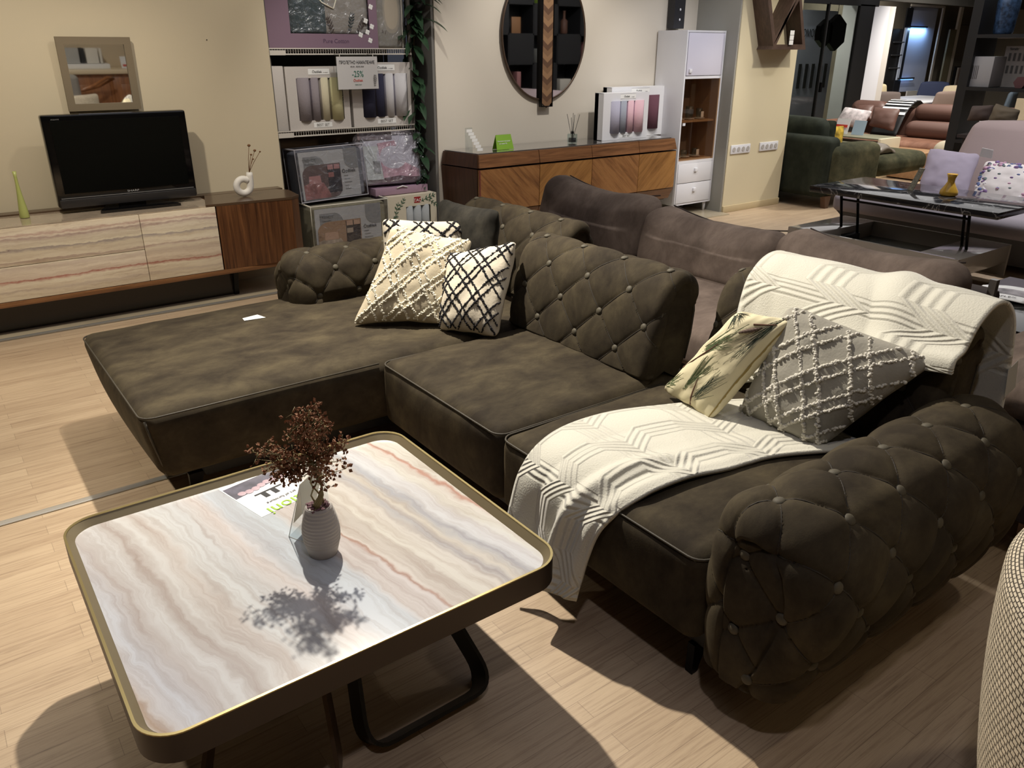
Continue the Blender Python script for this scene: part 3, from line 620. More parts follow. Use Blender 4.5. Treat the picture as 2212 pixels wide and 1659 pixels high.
# ---------------------------------------------------------------- coffee table
ct = thing('coffee_table', 'large square coffee table with banded onyx-look top in a bronze rim', 'coffee table', (.59, 1.71, 0))
def rrect(x0, x1, y0, y1, r, n=10):
    return [(p[0], p[1]) for p in rr(x0, x1, y0, y1, 0, r, n)]
def ringwall(name, o_, i_, z0, z1, m, par):
    n = len(o_); vs = [(x, y, z) for z in (z0, z1) for L in (o_, i_) for x, y in L]; fs = []
    for k in range(n):
        j = (k+1) % n; fs += [[k, j, 2*n+j, 2*n+k], [n+j, n+k, 3*n+k, 3*n+j], [2*n+k, 2*n+j, 3*n+j, 3*n+k], [j, k, n+k, n+j]]
    return obj(name, vs, fs, m, par, 'auto')
O = rrect(.087, 1.095, 1.25, 2.17, .085); I = rrect(.093, 1.089, 1.256, 2.164, .08); I2 = rrect(.110, 1.072, 1.273, 2.147, .065)
ringwall('rim', O, I, .352, .4195, RIMOUT, ct); ringwall('rim_edge', O, I, .4195, .4225, GOLD, ct)
# sloping inner lip
n_ = len(I); obj('rim_lip', [(x, y, .419) for x, y in I]+[(x, y, .4005) for x, y in I2], [[k, (k+1) % n_, n_+(k+1) % n_, n_+k] for k in range(n_)], GOLDIN, ct, 'auto')
st = [(0, (226, 220, 214)), (.025, (200, 166, 132)), (.04, (224, 214, 206)), (.08, (226, 226, 230)), (.13, (206, 192, 182)), (.17, (232, 228, 220)), (.20, (190, 172, 158)), (.225, (232, 226, 216)), (.27, (214, 198, 184)), (.30, (232, 230, 224)), (.36, (216, 214, 208)), (.42, (226, 212, 202)), (.46, (208, 212, 216)), (.53, (206, 212, 216)), (.555, (214, 200, 188)), (.612, (222, 208, 198)), (.622, (176, 124, 98)), (.630, (226, 212, 194)), (.685, (206, 190, 172)), (.70, (232, 222, 200)), (.75, (226, 214, 196)), (.775, (182, 174, 170)), (.80, (222, 208, 186)), (.83, (178, 174, 176)), (.85, (228, 224, 220)), (.88, (226, 220, 214)), (.905, (236, 228, 208)), (.932, (232, 218, 200)), (.943, (190, 118, 88)), (.952, (236, 228, 208)), (.985, (228, 216, 196)), (1, (238, 232, 214))]
st = [(p_, tuple(int((v*.72+b*.28)*k) for v, b, k in zip(c_, (232, 231, 228), (.88, .895, .915)))) for p_, c_ in st]
ONYX = bands('banded_onyx', st, 0, (-.56, .52), amp=.05, nsc=2.6, skew=.16, fine=24, stretch=(1, .7, 1), rough=.16)
MB().prism(I2, 2, .388, .401).build('table_top', ONYX, ct)
MB().prism(I, 2, .358, .387).build('top_underside', BLACKM, ct)
def loopleg(pts, w, t=.010):
    # flat band of width w (along the band normal) following a closed rounded outline of points
    mb = MB(); n = len(pts); P = [Vector(p) for p in pts]; c = sum(P, Vector())/n
    nrm = (P[n//4]-P[0]).cross(P[n//2]-P[0]).normalized(); vs = []
    for i in range(n):
        d = (P[(i+1) % n]-P[i-1]).normalized(); ou = d.cross(nrm).normalized()
        vs += [P[i]+nrm*w/2+ou*t/2, P[i]-nrm*w/2+ou*t/2, P[i]-nrm*w/2-ou*t/2, P[i]+nrm*w/2-ou*t/2]
    fs = []
    for i in range(n):
        j = (i+1) % n
        for k in range(4): fs.append([i*4+k, i*4+(k+1) % 4, j*4+(k+1) % 4, j*4+k])
    return mb.add(vs, fs)
def frame_pts(cx, cy, half_b, half_t, lean, ang, r=.07, h=.355, n=7):
    # trapezoid loop, bottom longer, standing on the floor and leaning
    cor = [(-half_b, .006), (half_b, .006), (half_t, h), (-half_t, h)]; out = []
    for i in range(4):
        p0 = Vector(cor[i-1]); p1 = Vector(cor[i]); p2 = Vector(cor[(i+1) % 4]); a = (p0-p1).normalized(); b = (p2-p1).normalized(); rr_ = r if i < 2 else .01
        for k in range(n+1):
            t = k/n; q = (p1+a*rr_)*(1-t)**2+p1*2*t*(1-t)+(p1+b*rr_)*t*t; out.append(q)
    R2 = Matrix.Rotation(ang, 3, 'Z'); return [Vector((cx, cy, 0))+R2 @ Vector((q.x, lean*q.y/h, q.y)) for q in out]
loopleg(frame_pts(.745, 1.36, .19, .10, .26, .02), .085).build('leg_frame', BLACK, ct, 'auto')
loopleg(frame_pts(.33, 1.37, .16, .10, .2, -.5), .08).build('leg_frame', mat('bronze_leg', (88, 70, 54), .4, .5), ct, 'auto')
loopleg(frame_pts(.715, 2.06, .235, .10, -.26, 0), .085).build('leg_frame', BLACK, ct, 'auto')
# vase with dried plant
vs_ = thing('ribbed_vase', 'ribbed grey ceramic vase holding a dried brown plant on the coffee table', 'vase', (.62, 1.66, .401))
prof = []
for i in range(60):
    z = .14*i/59; r = .030+.017*math.sin(math.pi*min(1, (z/.14)*.86+.10))+(.0014*math.sin(i*1.57) if z > .035 else 0); prof.append((r, .4012+z))
prof += [(.030, .543), (.0295, .50)]
MB().lathe(prof, (.62, 1.66, 0), 40).build('vase_body', mat('grey_ceramic', (176, 170, 164), .65), vs_, True)
mb = MB(); rnd = random.Random(5)
for i in range(34): mb.ball((.62+rnd.uniform(-.022, .022), 1.66+rnd.uniform(-.022, .022), .538+rnd.uniform(0, .008)), .0055, (1.2, .9, .7), 5)
o = mb.build('pebbles', mat('plum_pebbles', (112, 78, 84), .5), vs_); o['kind'] = 'stuff'
mb = MB(); tips = []; rnd = random.Random(11)
sd = R_.copy(); sd.z = 0; sd.normalize(); fw = Vector((F_.x, F_.y, 0)).normalized()
BL_ = MB()
def blossom(p, s=1):
    for _ in range(3):
        d = Vector([rnd.uniform(-1, 1) for _ in range(3)]); d.normalize(); q = p+d*.004*s; a = d.orthogonal().normalized(); b = d.cross(a)
        L = .0085*s; w = .0038*s; BL_.add([q, q+a*w+d*L*.5, q+d*L+b*w*.6, q-a*w+d*L*.5, q+b*w+d*L*.45], [[0, 1, 2, 4], [0, 4, 2, 3]])
top0 = Vector((.62, 1.66, .60))
for i in range(9):
    a = rnd.uniform(0, 6.28); st_ = Vector((.62+.016*math.cos(a), 1.66+.016*math.sin(a), .535)); pts = [st_]
    for k in range(1, 9): pts.append(Vector((.62+(.017-.001*k)*math.cos(a+k*.8), 1.66+(.017-.001*k)*math.sin(a+k*.8), .535+.019*k)))
    mb.tube(pts, .0022, 6)
branches = []
for i in range(58):
    z = .645+.19*rnd.random()**.85; tt = (z-.645)/.19; base = Vector((.62, 1.66, z-.03)); a = rnd.uniform(0, 6.28)
    L = rnd.uniform(.02, .075)*(1.25-.75*tt); d = Vector((math.cos(a), math.sin(a), rnd.uniform(-.2, .6) if tt > .25 else rnd.uniform(-.55, .3)))
    if i < 9: d = (-sd*1.0+Vector((0, 0, rnd.uniform(.15, .45)))+fw*rnd.uniform(-.2, .2)); L = rnd.uniform(.09, .15); base.z = .66
    elif i < 14: d = sd+Vector((0, 0, rnd.uniform(.3, .6))); L = rnd.uniform(.06, .09); base.z = .68
    elif i < 22: d = -sd*.8+Vector((0, 0, rnd.uniform(-.5, -.1))); L = rnd.uniform(.07, .11); base.z = .66
    d.normalize(); pts = [base+d*L*k/4+Vector([rnd.uniform(-.004, .004) for _ in range(3)]) for k in range(5)]; mb.tube(pts, [.0014, .0012, .001, .0009, .0007], 4)
    for k in range(2, 5):
        for _ in range(3):
            q = pts[k]+Vector([rnd.uniform(-.016, .016) for _ in range(3)]); mb.tube([pts[k], q], .0006, 3); blossom(q, rnd.uniform(.9, 1.4))
mb.tube([(.62, 1.66, .66), (.618, 1.662, .72), (.622, 1.66, .82)], [.0026, .002, .001], 5)
mb.build('stems', mat('olive_wire_stems', (138, 126, 84), .6), vs_, True)
o = BL_.build('dried_blossoms', mat('rust_brown_blossom', (132, 88, 58), .8), vs_); o['kind'] = 'stuff'
# brochure
P1 = Vector((.50, 2.135, .4018)); P2 = Vector((.55, 1.915, .4018)); ex = Vector((.194, .044, 0)); P4 = P1+ex; P3 = P2+ex
br = thing('brochure', 'white furniture brochure with green lettering lying on the coffee table', 'brochure', P2)
MB().quadslab(P2, P3, P4, P1, .0015).build('cover', WHITEP, br)
def bp(a, b, h=.0008): return P3+(P2-P3)*a+(P4-P3)*(b)*-1*0+(P4-P3)*b+Vector((0, 0, h))
rt = (P2-P3); up_ = (P3-P4)
MB().quadslab(bp(.04, .93), bp(.98, .93), bp(.98, .60), bp(.04, .68), .0004).build('cover_photo', mat('cover_photo_grey', (86, 84, 96), .4, var=.2, vscale=20), br)
mb = MB()
for k in range(7): mb.ball(bp(.18+.11*k, .68+.03*math.sin(k), .001), .013, (1, 1, .1), 10)
mb.build('sofa_print', mat('pink_grey_print', (176, 152, 160), .5), br)
text('title', 'saloni', bp(.5, .12, .001), .062, rt, up_, GREEN_INK, br)
text('subtitle', 'art of furniture', bp(.5, .25, .001), .016, rt, up_, GREYINK, br)
mb = MB().quadslab(bp(.30, .52), bp(.75, .52), bp(.75, .49), bp(.30, .49), .0004).quadslab(bp(.42, .49), bp(.50, .49), bp(.50, .36), bp(.42, .36), .0004).quadslab(bp(.58, .49), bp(.66, .49), bp(.66, .36), bp(.58, .36), .0004)
mb.build('table_print', INK, br)
# acrylic card holder
ah = thing('acrylic_card_holder', 'clear acrylic card holder standing behind the ribbed vase', 'card holder', (.64, 1.74, .401))
a0 = Vector((.575, 1.78, .402)); a1 = Vector((.68, 1.86, .402)); b0 = Vector((.600, 1.725, .402)); b1 = Vector((.705, 1.805, .402)); t0 = (a0+b0)/2+Vector((.02, -.01, .165)); t1 = (a1+b1)/2+Vector((.02, -.01, .165))
MB().quadslab(a0, a1, t1, t0, .002).build('panel', ACRYL, ah); MB().quadslab(b0, b1, t1, t0, .002).build('panel', ACRYL, ah); MB().quadslab(a0, b0, b1, a1, .002).build('base_plate', ACRYL, ah)
MB().tube([a0, t0, b0, a0], .0011, 4).build('edge', mat('acrylic_edge', (206, 204, 196), .3), ah)
MB().quadslab(a0.lerp(t0, .25)+Vector((.006, .0, 0)), a1.lerp(t1, .25), t1, t0, .0008).build('card', mat('cream_card', (216, 208, 190), .7), ah)
# ---------------------------------------------------------------- tv wall furniture
tv = thing('tv_unit', 'long low tv unit with onyx-look fronts and a walnut end cabinet', 'tv unit', (.3, 5.55, 0))
TW = mat('tv_top_gloss', (150, 132, 112), .12)
WOODE = wood('walnut_edge', [(.3, (92, 60, 36)), (.6, (140, 98, 62)), (.8, (158, 114, 74))], (.8, 12, 12))
box('bottom_board', -2.0, 2.12, 5.32, 5.79, .195, .225, WOODE, tv, .003)
box('carcass', -2.0, 1.52, 5.345, 5.79, .226, .645, BROWNTOP, tv)
st2 = [(0, (232, 222, 198)), (.06, (226, 214, 190)), (.10, (210, 196, 178)), (.13, (230, 218, 194)), (.22, (234, 224, 200)), (.262, (176, 112, 100)), (.275, (214, 196, 176)), (.36, (224, 210, 188)), (.44, (206, 190, 172)), (.48, (228, 218, 194)), (.53, (196, 176, 162)), (.545, (236, 226, 204)), (.64, (220, 208, 184)), (.68, (166, 154, 148)), (.695, (226, 216, 192)), (.79, (216, 204, 184)), (.82, (178, 156, 146)), (.845, (232, 220, 200)), (.87, (196, 168, 154)), (.90, (228, 216, 194)), (1, (224, 210, 184))]
ONX = bands('onyx_horizontal', st2, 2, (.225, .66), amp=.035, nsc=1.7, skew=0, fine=26, rough=.3, coat=.1, stretch=(1, 1, 3))
for nm, x0, x1, z0, z1 in (('drawer_front', -.5, 1.045, .432, .648), ('drawer_front', -.5, 1.045, .228, .429), ('door', 1.048, 1.515, .228, .648)): box(nm, x0, x1, 5.325, 5.345, z0, z1, ONX, tv, .002)
box('top_panel', -2.0, 1.53, 5.335, 5.70, .649, .655, mat('gloss_stone_top', (176, 160, 140), .1, coat=.5, var=.1, vscale=6), tv); box('rear_ledge', -2.0, 2.12, 5.70, 5.795, .648, .665, BROWNTOP, tv)
MB().prism([(1.525, 5.33), (2.03, 5.30), (2.10, 5.36), (2.125, 5.60), (2.06, 5.70), (1.525, 5.70)], 2, .226, .648).build('end_cabinet', WALNUT, tv)
MB().prism([(1.46, 5.335), (2.03, 5.297), (2.104, 5.357), (2.128, 5.60), (2.06, 5.70), (1.56, 5.70)], 2, .6485, .664).build('cabinet_top', BROWNTOP, tv)
box('plinth', -2.0, 1.60, 5.46, 5.74, .012, .195, mat('dark_gloss_plinth', (34, 27, 22), .2), tv); MB().prism([(5.44, .013), (5.50, .013), (5.47, .195), (5.40, .195)], 0, 1.60, 1.63).build('leg', BLACK, tv)
tvs = thing('television', 'black flat screen television on the low unit below the square mirror', 'television', (1.06, 5.6, .656))
MB().box(.655, 1.485, 5.575, 5.65, .69, 1.235, .012, 2).build('bezel', mat('gloss_black', (10, 10, 11), .08), tvs, 'auto')
box('screen', .70, 1.44, 5.571, 5.576, .775, 1.20, mat('screen_glass', (9, 10, 9), .3, spec=.1), tvs); box('speaker_bar', .665, 1.475, 5.560, 5.59, .690, .742, mat('dark_grey_bar', (52, 50, 50), .3, .3), tvs, .006)
box('trim_line', .675, 1.465, 5.567, 5.572, .746, .750, mat('silver_line', (160, 160, 160), .3, .6), tvs)
text('logo', 'SHARP', (1.09, 5.5705, .757), .016, (1, 0, 0), (0, 0, 1), mat('silver_logo', (170, 170, 170), .4), tvs, sx=1.5); text('model_print', 'AQUOS', (.73, 5.570, 1.206), .010, (1, 0, 0), (0, 0, 1), mat('grey_logo', (120, 120, 120), .4), tvs, sx=1.3)
MB().prism([(.86, 5.46), (1.34, 5.46), (1.27, 5.66), (.93, 5.66)], 2, .656, .672).build('stand', mat('black_stand', (14, 14, 16), .1), tvs); box('neck', 1.0, 1.16, 5.60, 5.64, .67, .70, BLACK, tvs)
gv = MB().lathe([(.026, 0), (.028, .004), (.024, .05), (.015, .13), (.009, .20), (.0085, .24), (.011, .272), (.009, .272), (.007, .24)], B(54, 470, z=.657)).build('slim_vase', mat('green_frosted_glass', (170, 176, 104), .35), None, True)
setp(gv, 'slim tapering yellow-green vase at the left end of the tv unit', 'vase')
# white loop vase
lv = thing('loop_vase', 'white ceramic loop vase with dried stems on the walnut cabinet', 'vase', (1.80, 5.5, .664))
WC = mat('white_ceramic', (226, 222, 214), .6); cx_, cy_, cz_ = 1.775, 5.5, .735
pts = [(cx_+.047*math.cos(t), cy_, cz_+.047*math.sin(t)) for t in [math.radians(a) for a in range(38, 361, 14)]]+[(cx_+.049, cy_, .76), (cx_+.050, cy_, .80), (cx_+.051, cy_, .823)]
MB().tube(pts, [.020]+[.023]*(len(pts)-4)+[.023, .022, .020], 18).build('vase_body', WC, lv, True)
DRY = mat('dried_stem', (112, 76, 46), .8)
for a, b, hr in (((.050, .82), (.065, 1.00), .010), ((.052, .82), (.10, .965), .009), ((.05, .82), (.135, .955), .006), ((.05, .82), (.072, .94), .007), ((.05, .82), (.082, .91), .006)):
    MB().tube([(cx_+a[0], cy_, a[1]), (cx_+(a[0]+b[0])/2-.005, cy_-.01, (a[1]+b[1])/2), (cx_+b[0], cy_-.02, b[1])], .0018, 5).ball((cx_+b[0], cy_-.02, b[1]), hr, (1.2, 1.2, .9), 8).build('dried_poppy', DRY, lv, True)
# square mirror, tilted slightly forward
mr = thing('square_mirror', 'small square wall mirror in a taupe wooden frame above the television', 'mirror', (1.05, 5.79, 1.24))
TAUF = mat('taupe_frame', (116, 104, 84), .5)
def tilt(z): return 5.780-.0128*(z-1.24)/.42
def mq(x0, x1, z0, z1, t0_, off): return MB().quadslab((x0, tilt(z0)-off, z0), (x1, tilt(z0)-off, z0), (x1, tilt(z1)-off, z1), (x0, tilt(z1)-off, z1), t0_)
x0, x1, z0, z1, w = .845, 1.265, 1.24, 1.665, .042
for a in ((x0, x1, z1-w, z1), (x0, x1, z0, z0+w), (x0, x0+w, z0+w, z1-w), (x1-w, x1, z0+w, z1-w)): mq(*a, -.022, .0).build('frame_rail', TAUF, mr)
mq(x0+w-.002, x1-w+.002, z0+w-.002, z1-w+.002, -.008, .004).build('mirror_glass', MIRROR, mr)
o = MB().ball((1.0*B(447, 86, Y=5.795).x, 5.797, B(447, 86, Y=5.795).z), .004, (1, .6, 1), 6).build('wall_nail', INK); setp(o, 'tiny dark nail head in the cream wall right of the square mirror', 'nail')
# ---------------------------------------------------------------- furniture behind the camera, reflected in the mirrors
bc = thing('classic_sideboard', 'brown classic sideboard with a cream top seen in the square mirror', 'sideboard', (2.5, -2, 0)); CB = wood('cherry_wood', [(.3, (112, 70, 42)), (.6, (150, 100, 62)), (.8, (168, 116, 74))], (10, 10, .8), rough=.3)
box('carcass', 1.2, 3.9, -2.17, -1.78, 0, .80, CB, bc); box('top_panel', 1.15, 3.95, -2.19, -1.72, .80, .86, mat('cream_stone', (220, 204, 172), .3), bc, .01)
for x in (1.3, 1.95, 2.6, 3.25): box('door', x, x+.6, -1.78, -1.755, .08, .76, CB, bc, .006); box('door_panel', x+.1, x+.5, -1.755, -1.742, .18, .66, CB, bc, .012)
for k, (x, wd, h, c) in enumerate(((2.05, .2, .2, (180, 180, 176)), (2.27, .05, .2, (40, 40, 40)), (2.34, .16, .2, (230, 226, 214)), (2.52, .03, .2, (228, 224, 212)))):
    o = box('book', x, x+wd, -2.1, -1.95, .93, .93+h, mat('book_cover', c, .7), None, .003); setp(o, ['patterned grey book standing on the cream sideboard', 'black book between lighter ones on the cream sideboard', 'wide cream book on the cream sideboard', 'thin cream book at the row end on the cream sideboard'][k], 'book')
o = box('book', 1.98, 2.62, -2.12, -1.86, .861, .925, WHITEP, None, .004); setp(o, 'thick white book lying under the row on the cream sideboard', 'book')
o = MB().quadslab((2.78, -1.9, .862), (3.0, -1.9, .862), (3.0, -1.95, 1.02), (2.78, -1.95, 1.02), .003).build('price_card', WHITEP); setp(o, 'white price card with red line on the cream sideboard', 'card')
MB().quadslab((2.80, -1.897, .89), (2.98, -1.897, .89), (2.98, -1.905, .915), (2.80, -1.905, .915), .002).build('red_line', RED_INK, o)
ch = thing('armchair', 'grey armchair with curved wooden arms seen in the square mirror', 'armchair', (2.0, -.9, 0))
softbox('backrest', 1.5, 2.02, -1.05, -.93, .3, .86, .05, mat('grey_cloth', (128, 124, 116), .8), ch, .01); softbox('seat', 1.5, 2.1, -1.6, -1.05, .28, .42, .04, mat('grey_cloth_seat', (128, 124, 116), .8), ch, .01)
MB().tube([(2.02, -1.0, .66), (2.2, -1.1, .70), (2.42, -1.2, .80), (2.52, -1.3, .78), (2.35, -1.5, .66), (2.15, -1.6, .60)], .022, 8).build('arm', CB, ch, True)
for p in ((1.55, -1.55), (2.08, -1.55), (1.55, -1.0), (2.0, -1.0)): box('leg', p[0]-.015, p[0]+.015, p[1]-.015, p[1]+.015, 0, .3, CB, ch)
# ---------------------------------------------------------------- bedding rack
def flat(x0, x1, z0, z1, y, m, nm, par, t=.0012, extra=None):
    return MB().quadslab((x0, y, z0), (x1, y, z0), (x1, y, z1), (x0, y, z1), t).build(nm, m, par)
rk = thing('wire_rack', 'white wire display rack with two shelves of boxed bedding', 'rack', (2.85, 6.2, 0)); WIRE = mat('white_wire', (206, 200, 190), .4)
for zz in (1.585, 1.0):
    mb = MB()
    mb.box(2.28, 3.47, 6.09, 6.10, zz-.028, zz-.018); mb.box(2.28, 3.47, 6.09, 6.10, zz+.012, zz+.020); mb.box(2.28, 3.47, 6.52, 6.53, zz-.01, zz+.005)
    for k in range(60): x = 2.285+k*.02; mb.tube([(x, 6.095, zz-.022), (x, 6.095, zz+.016)], .0018, 4).tube([(x, 6.09, zz), (x, 6.53, zz)], .0018, 4)
    mb.build('wire_shelf', WIRE, rk); MB().box(2.28, 2.40, 6.085, 6.10, zz-.03, zz+.004).build('shelf_end_clip', WIRE, rk)
mb = MB()
for x in (2.28, 3.47):
    for y in (6.12, 6.54): MB().box(x-.012, x+.012, y-.012, y+.012, 0, 2.4).build('upright', mat('rack_upright', (90, 86, 80), .5), rk)
for k in range(6):
    x = 3.40+.014*k; MB().tube([(x, 6.10+.06*k, 1.61), (x, 6.10+.06*k, 2.3)], .0028, 5).build('side_wire', WIRE, rk)
LILAC = mat('lilac_card', (128, 104, 120), .6); LILACL = mat('lilac_card_light', (160, 132, 150), .6)
TEAL = mat('grey_green_towel', (84, 94, 92), .9, bump=.4, bscale=60); SAND = mat('sand_towel', (178, 166, 150), .9, bump=.4, bscale=60)
LEAF = mat('dark_leaf_print', (56, 66, 66), .8); LEAFB = mat('brown_leaf_print', (96, 80, 72), .8)
def sprig(nm, c, size, n, m, par, ang=1.2, right=(1, 0, 0), up=(0, 0, 1), dense=1):
    mb = MB(); right = Vector(right); up = Vector(up); c = Vector(c); d = right*math.cos(ang)+up*math.sin(ang); nrm = right.cross(up)
    mb.tube([c-d*size/2+nrm*.0005, c+d*size/2+nrm*.0005], size*.012, 4)
    for k in range(n):
        t = -.45+.95*k/n
        for sgn in (-1, 1):
            a = ang+sgn*.75; e = right*math.cos(a)+up*math.sin(a); s_ = e.cross(nrm).normalized(); q = c+d*size*t; L = size*.26*(1.1-abs(t)); w = L*.17
            mb.add([q+nrm*.001, q+e*L*.5+s_*w+nrm*.001, q+e*L+nrm*.001, q+e*L*.5-s_*w+nrm*.001], [[0, 1, 2, 3]])
    return mb.build(nm, m, par)
pb = thing('bedding_box', 'lilac bedding box reading Pure Cotton on the top rack shelf', 'box', (2.75, 6.12, 1.60))
def framed(par, x0, x1, z0, z1, wx0, wx1, wz0, wz1, y, d, m, inner, nm='box_front'):
    mb = MB()
    for a in ((x0, x1, z0, wz0), (x0, x1, wz1, z1), (x0, wx0, wz0, wz1), (wx1, x1, wz0, wz1)): mb.box(a[0], a[1], y, y+.008, a[2], a[3])
    mb.build(nm, m, par); MB().box(x0, x1, y+.07, y+d, z0, z1).build('box_body', m, par); MB().box(x0, x0+.004, y+.008, y+d, z0, z1).box(x1-.004, x1, y+.008, y+d, z0, z1).box(x0, x1, y+.008, y+.07, z0, z0+.004).box(x0, x1, y+.008, y+.07, z1-.004, z1).build('box_side', m, par)
framed(pb, 2.25, 3.19, 1.605, 2.18, 2.47, 3.12, 1.705, 2.12, 6.12, .30, LILAC, None)
softbox('folded_textile', 2.48, 2.78, 6.135, 6.20, 1.70, 1.98, .03, TEAL, pb, .01); softbox('folded_textile', 2.72, 3.12, 6.14, 6.21, 1.70, 2.12, .03, SAND, pb, .01); softbox('folded_textile', 2.5, 2.75, 6.14, 6.21, 1.92, 2.12, .03, SAND, pb, .01)
MB().tube([(2.62, 6.13, 2.05), (2.74, 6.128, 1.92), (2.83, 6.126, 1.88), (2.88, 6.13, 2.0), (2.84, 6.13, 2.1)], .006, 6).build('cord', IVORY, pb, True)
for c_, a_ in (((2.80, 6.13, 1.76), 1.9), ((2.97, 6.13, 1.79), 1.3), ((3.05, 6.13, 1.76), 1.0)): sprig('leaf_print', c_, .14, 6, LEAF if a_ == 1.3 else LEAFB, pb, a_)
text('box_text', 'Pure Cotton', (2.83, 6.119, 1.64), .042, (1, 0, 0), (0, 0, 1), mat('dark_lilac_ink', (84, 62, 86), .7), pb)
mb = MB()
for q in ((3.15, 2.08), (3.15, 1.97), (3.14, 1.90), (3.09, 1.80), (3.10, 1.72), (3.14, 1.76), (3.04, 1.70), (3.12, 1.66), (2.43, 2.10)):
    for k in range(4): a = k*1.57+.4; MB.ball(mb, (q[0]+.011*math.cos(a), 6.1185, q[1]+.011*math.sin(a)), .011 if q[0] > 2.5 else .022, (1, .1, 1), 8)
mb.build('cotton_flower_print', WHITEP, pb, True); flat(2.475, 3.115, 1.71, 2.115, 6.1235, FILM, 'film_window', pb)
bb = thing('bedding_pack', 'clear pack of cream bedding with brown leaf embroidery at the rack shelf end', 'pack', (3.32, 6.12, 1.60)); softbox('folded_textile', 3.195, 3.44, 6.125, 6.40, 1.605, 2.15, .03, mat('stone_cotton', (168, 158, 142), .9, bump=.3), bb, .01)
sprig('leaf_print', (3.30, 6.122, 1.84), .28, 8, LEAFB, bb, 1.25); sprig('leaf_print', (3.29, 6.122, 1.76), .16, 6, LEAFB, bb, .6); flat(3.193, 3.442, 1.605, 2.15, 6.1175, FILM, 'film', bb)
WTEX = mat('white_textured_card', (196, 190, 184), .7, bump=.5, bscale=140)
def towelbox(name, label, x0, x1, z0, z1, y, cols, win=None, prints=(), grp=None, depth=.09, br_=WTEX):
    t = thing(name, label, 'box', ((x0+x1)/2, y, z0), grp); W_ = x1-x0; H_ = z1-z0
    wx0, wx1, wz0, wz1 = x0+.16*W_, x1-.10*W_, z0+.15*H_, z1-.18*H_
    framed(t, x0, x1, z0, z1, wx0, wx1, wz0, wz1, y, depth+.03, br_, None)
    n = len(cols); xx = wx0
    for i, c_ in enumerate(cols):
        w_ = (wx1-wx0)/n*(1.15 if i in (0, n-1) else .85)
        MB().tube([(xx+w_/2, y+.034, wz0-.004), (xx+w_/2, y+.034, wz1+.004)], w_*.53, 14).build('rolled_towel', c_, t, True); xx += w_
    flat(x0+.36*W_, x0+.70*W_, z1-.125*H_, z1-.03*H_, y-.0005, WHITEP, 'brand_plate', t); text('brand_text', 'Özdilek', (x0+.50*W_, y-.002, z1-.10*H_), .055*H_, (1, 0, 0), (0, 0, 1), INK, t)
    text('brand_line', '.. ev tekstili', (x0+.63*W_, y-.002, z1-.10*H_), .02*H_, (1, 0, 0), (0, 0, 1), GREYINK, t)
    for k in range(4):
        a = ((x0+.36*W_, x0+.70*W_, z1-.13*H_, z1-.126*H_), (x0+.36*W_, x0+.70*W_, z1-.03*H_, z1-.026*H_), (x0+.38*W_, x0+.68*W_, z0+.03*H_, z0+.034*H_), (x0+.38*W_, x0+.68*W_, z0+.115*H_, z0+.119*H_))[k]; flat(*a, y-.0008, GREYINK, 'plate_line', t, .0006)
    flat(x0+.38*W_, x0+.68*W_, z0+.03*H_, z0+.12*H_, y-.0005, WHITEP, 'name_plate', t); text('name_text', 'BEST SET', (x0+.53*W_, y-.002, z0+.052*H_), .06*H_, (1, 0, 0), (0, 0, 1), GREYINK, t)
    for (fx, fz, s_, m_) in prints: sprig('towel_print', (wx0+fx*(wx1-wx0), y+.0015, wz0+fz*(wz1-wz0)), s_, 6, m_, t, 1.4)
    flat(wx0, wx1, wz0, wz1, y+.004, glass('window_film', (240, 240, 245), .09, .08), 'film_window', t, .0006); return t
TG = mat('mauve_grey_towel', (142, 134, 138), .95, bump=.5, bscale=90); TC = mat('cream_towel', (204, 196, 168), .95, bump=.4, bscale=90); TCY = mat('pale_yellow_towel', (200, 194, 150), .95, bump=.4, bscale=90); TN = mat('navy_towel', (44, 44, 66), .95, bump=.4, bscale=90); TW_ = mat('white_towel', (200, 198, 200), .95, bump=.4, bscale=90)
towelbox('towel_box', 'white towel box with two grey and two cream towels on the wire shelf', 2.385, 2.895, 1.018, 1.475, 6.10, [TG, TG, TC, TCY], prints=((.15, .35, .09, LEAFB), (.42, .35, .09, LEAFB), (.6, .45, .12, LEAF), (.8, .5, .16, LEAF), (.93, .4, .13, LEAF)))
o = box('towel_box', 2.25, 2.38, 6.115, 6.30, 1.018, 1.480, WTEX, None, .004); setp(o, 'plain white box end standing left of the grey and cream towel box', 'box')
towelbox('towel_box', 'white towel box with navy and white towels partly behind the discount sign', 2.925, 3.485, 1.018, 1.50, 6.11, [TN, TN, TW_, TW_], prints=((.2, .25, .07, WHITEP),))
sg = thing('discount_sign', 'hanging white discount sign reading minus 25 percent in front of the rack', 'sign', (2.93, 5.99, 1.31)); flat(2.76, 3.105, 1.31, 1.545, 5.995, mat('sign_paper', (196, 194, 192), .6), 'sign_panel', sg, .002); flat(2.75, 3.11, 1.30, 1.562, 5.998, ACRYL, 'sign_sleeve', sg, .001)
for s_, z_, h_, m_, sx_ in (('ПРОЛЕТНО НАМАЛЕНИЕ', 1.492, .034, INK, .72), ('05.04 - 03.05.2024', 1.468, .015, INK, 1), ('-25%', 1.400, .062, TEAL_INK, .8), ('Özdilek', 1.365, .026, RED_INK, 1), ('ТЕКСТИЛ', 1.338, .012, TEAL_INK, 1)): text('sign_text', s_, (2.93, 5.9925, z_), h_, (1, 0, 0), (0, 0, 1), m_, sg, sx=sx_)
sprig('flower_print', (3.075, 5.992, 1.37), .09, 6, GREYINK, sg, 1.5)
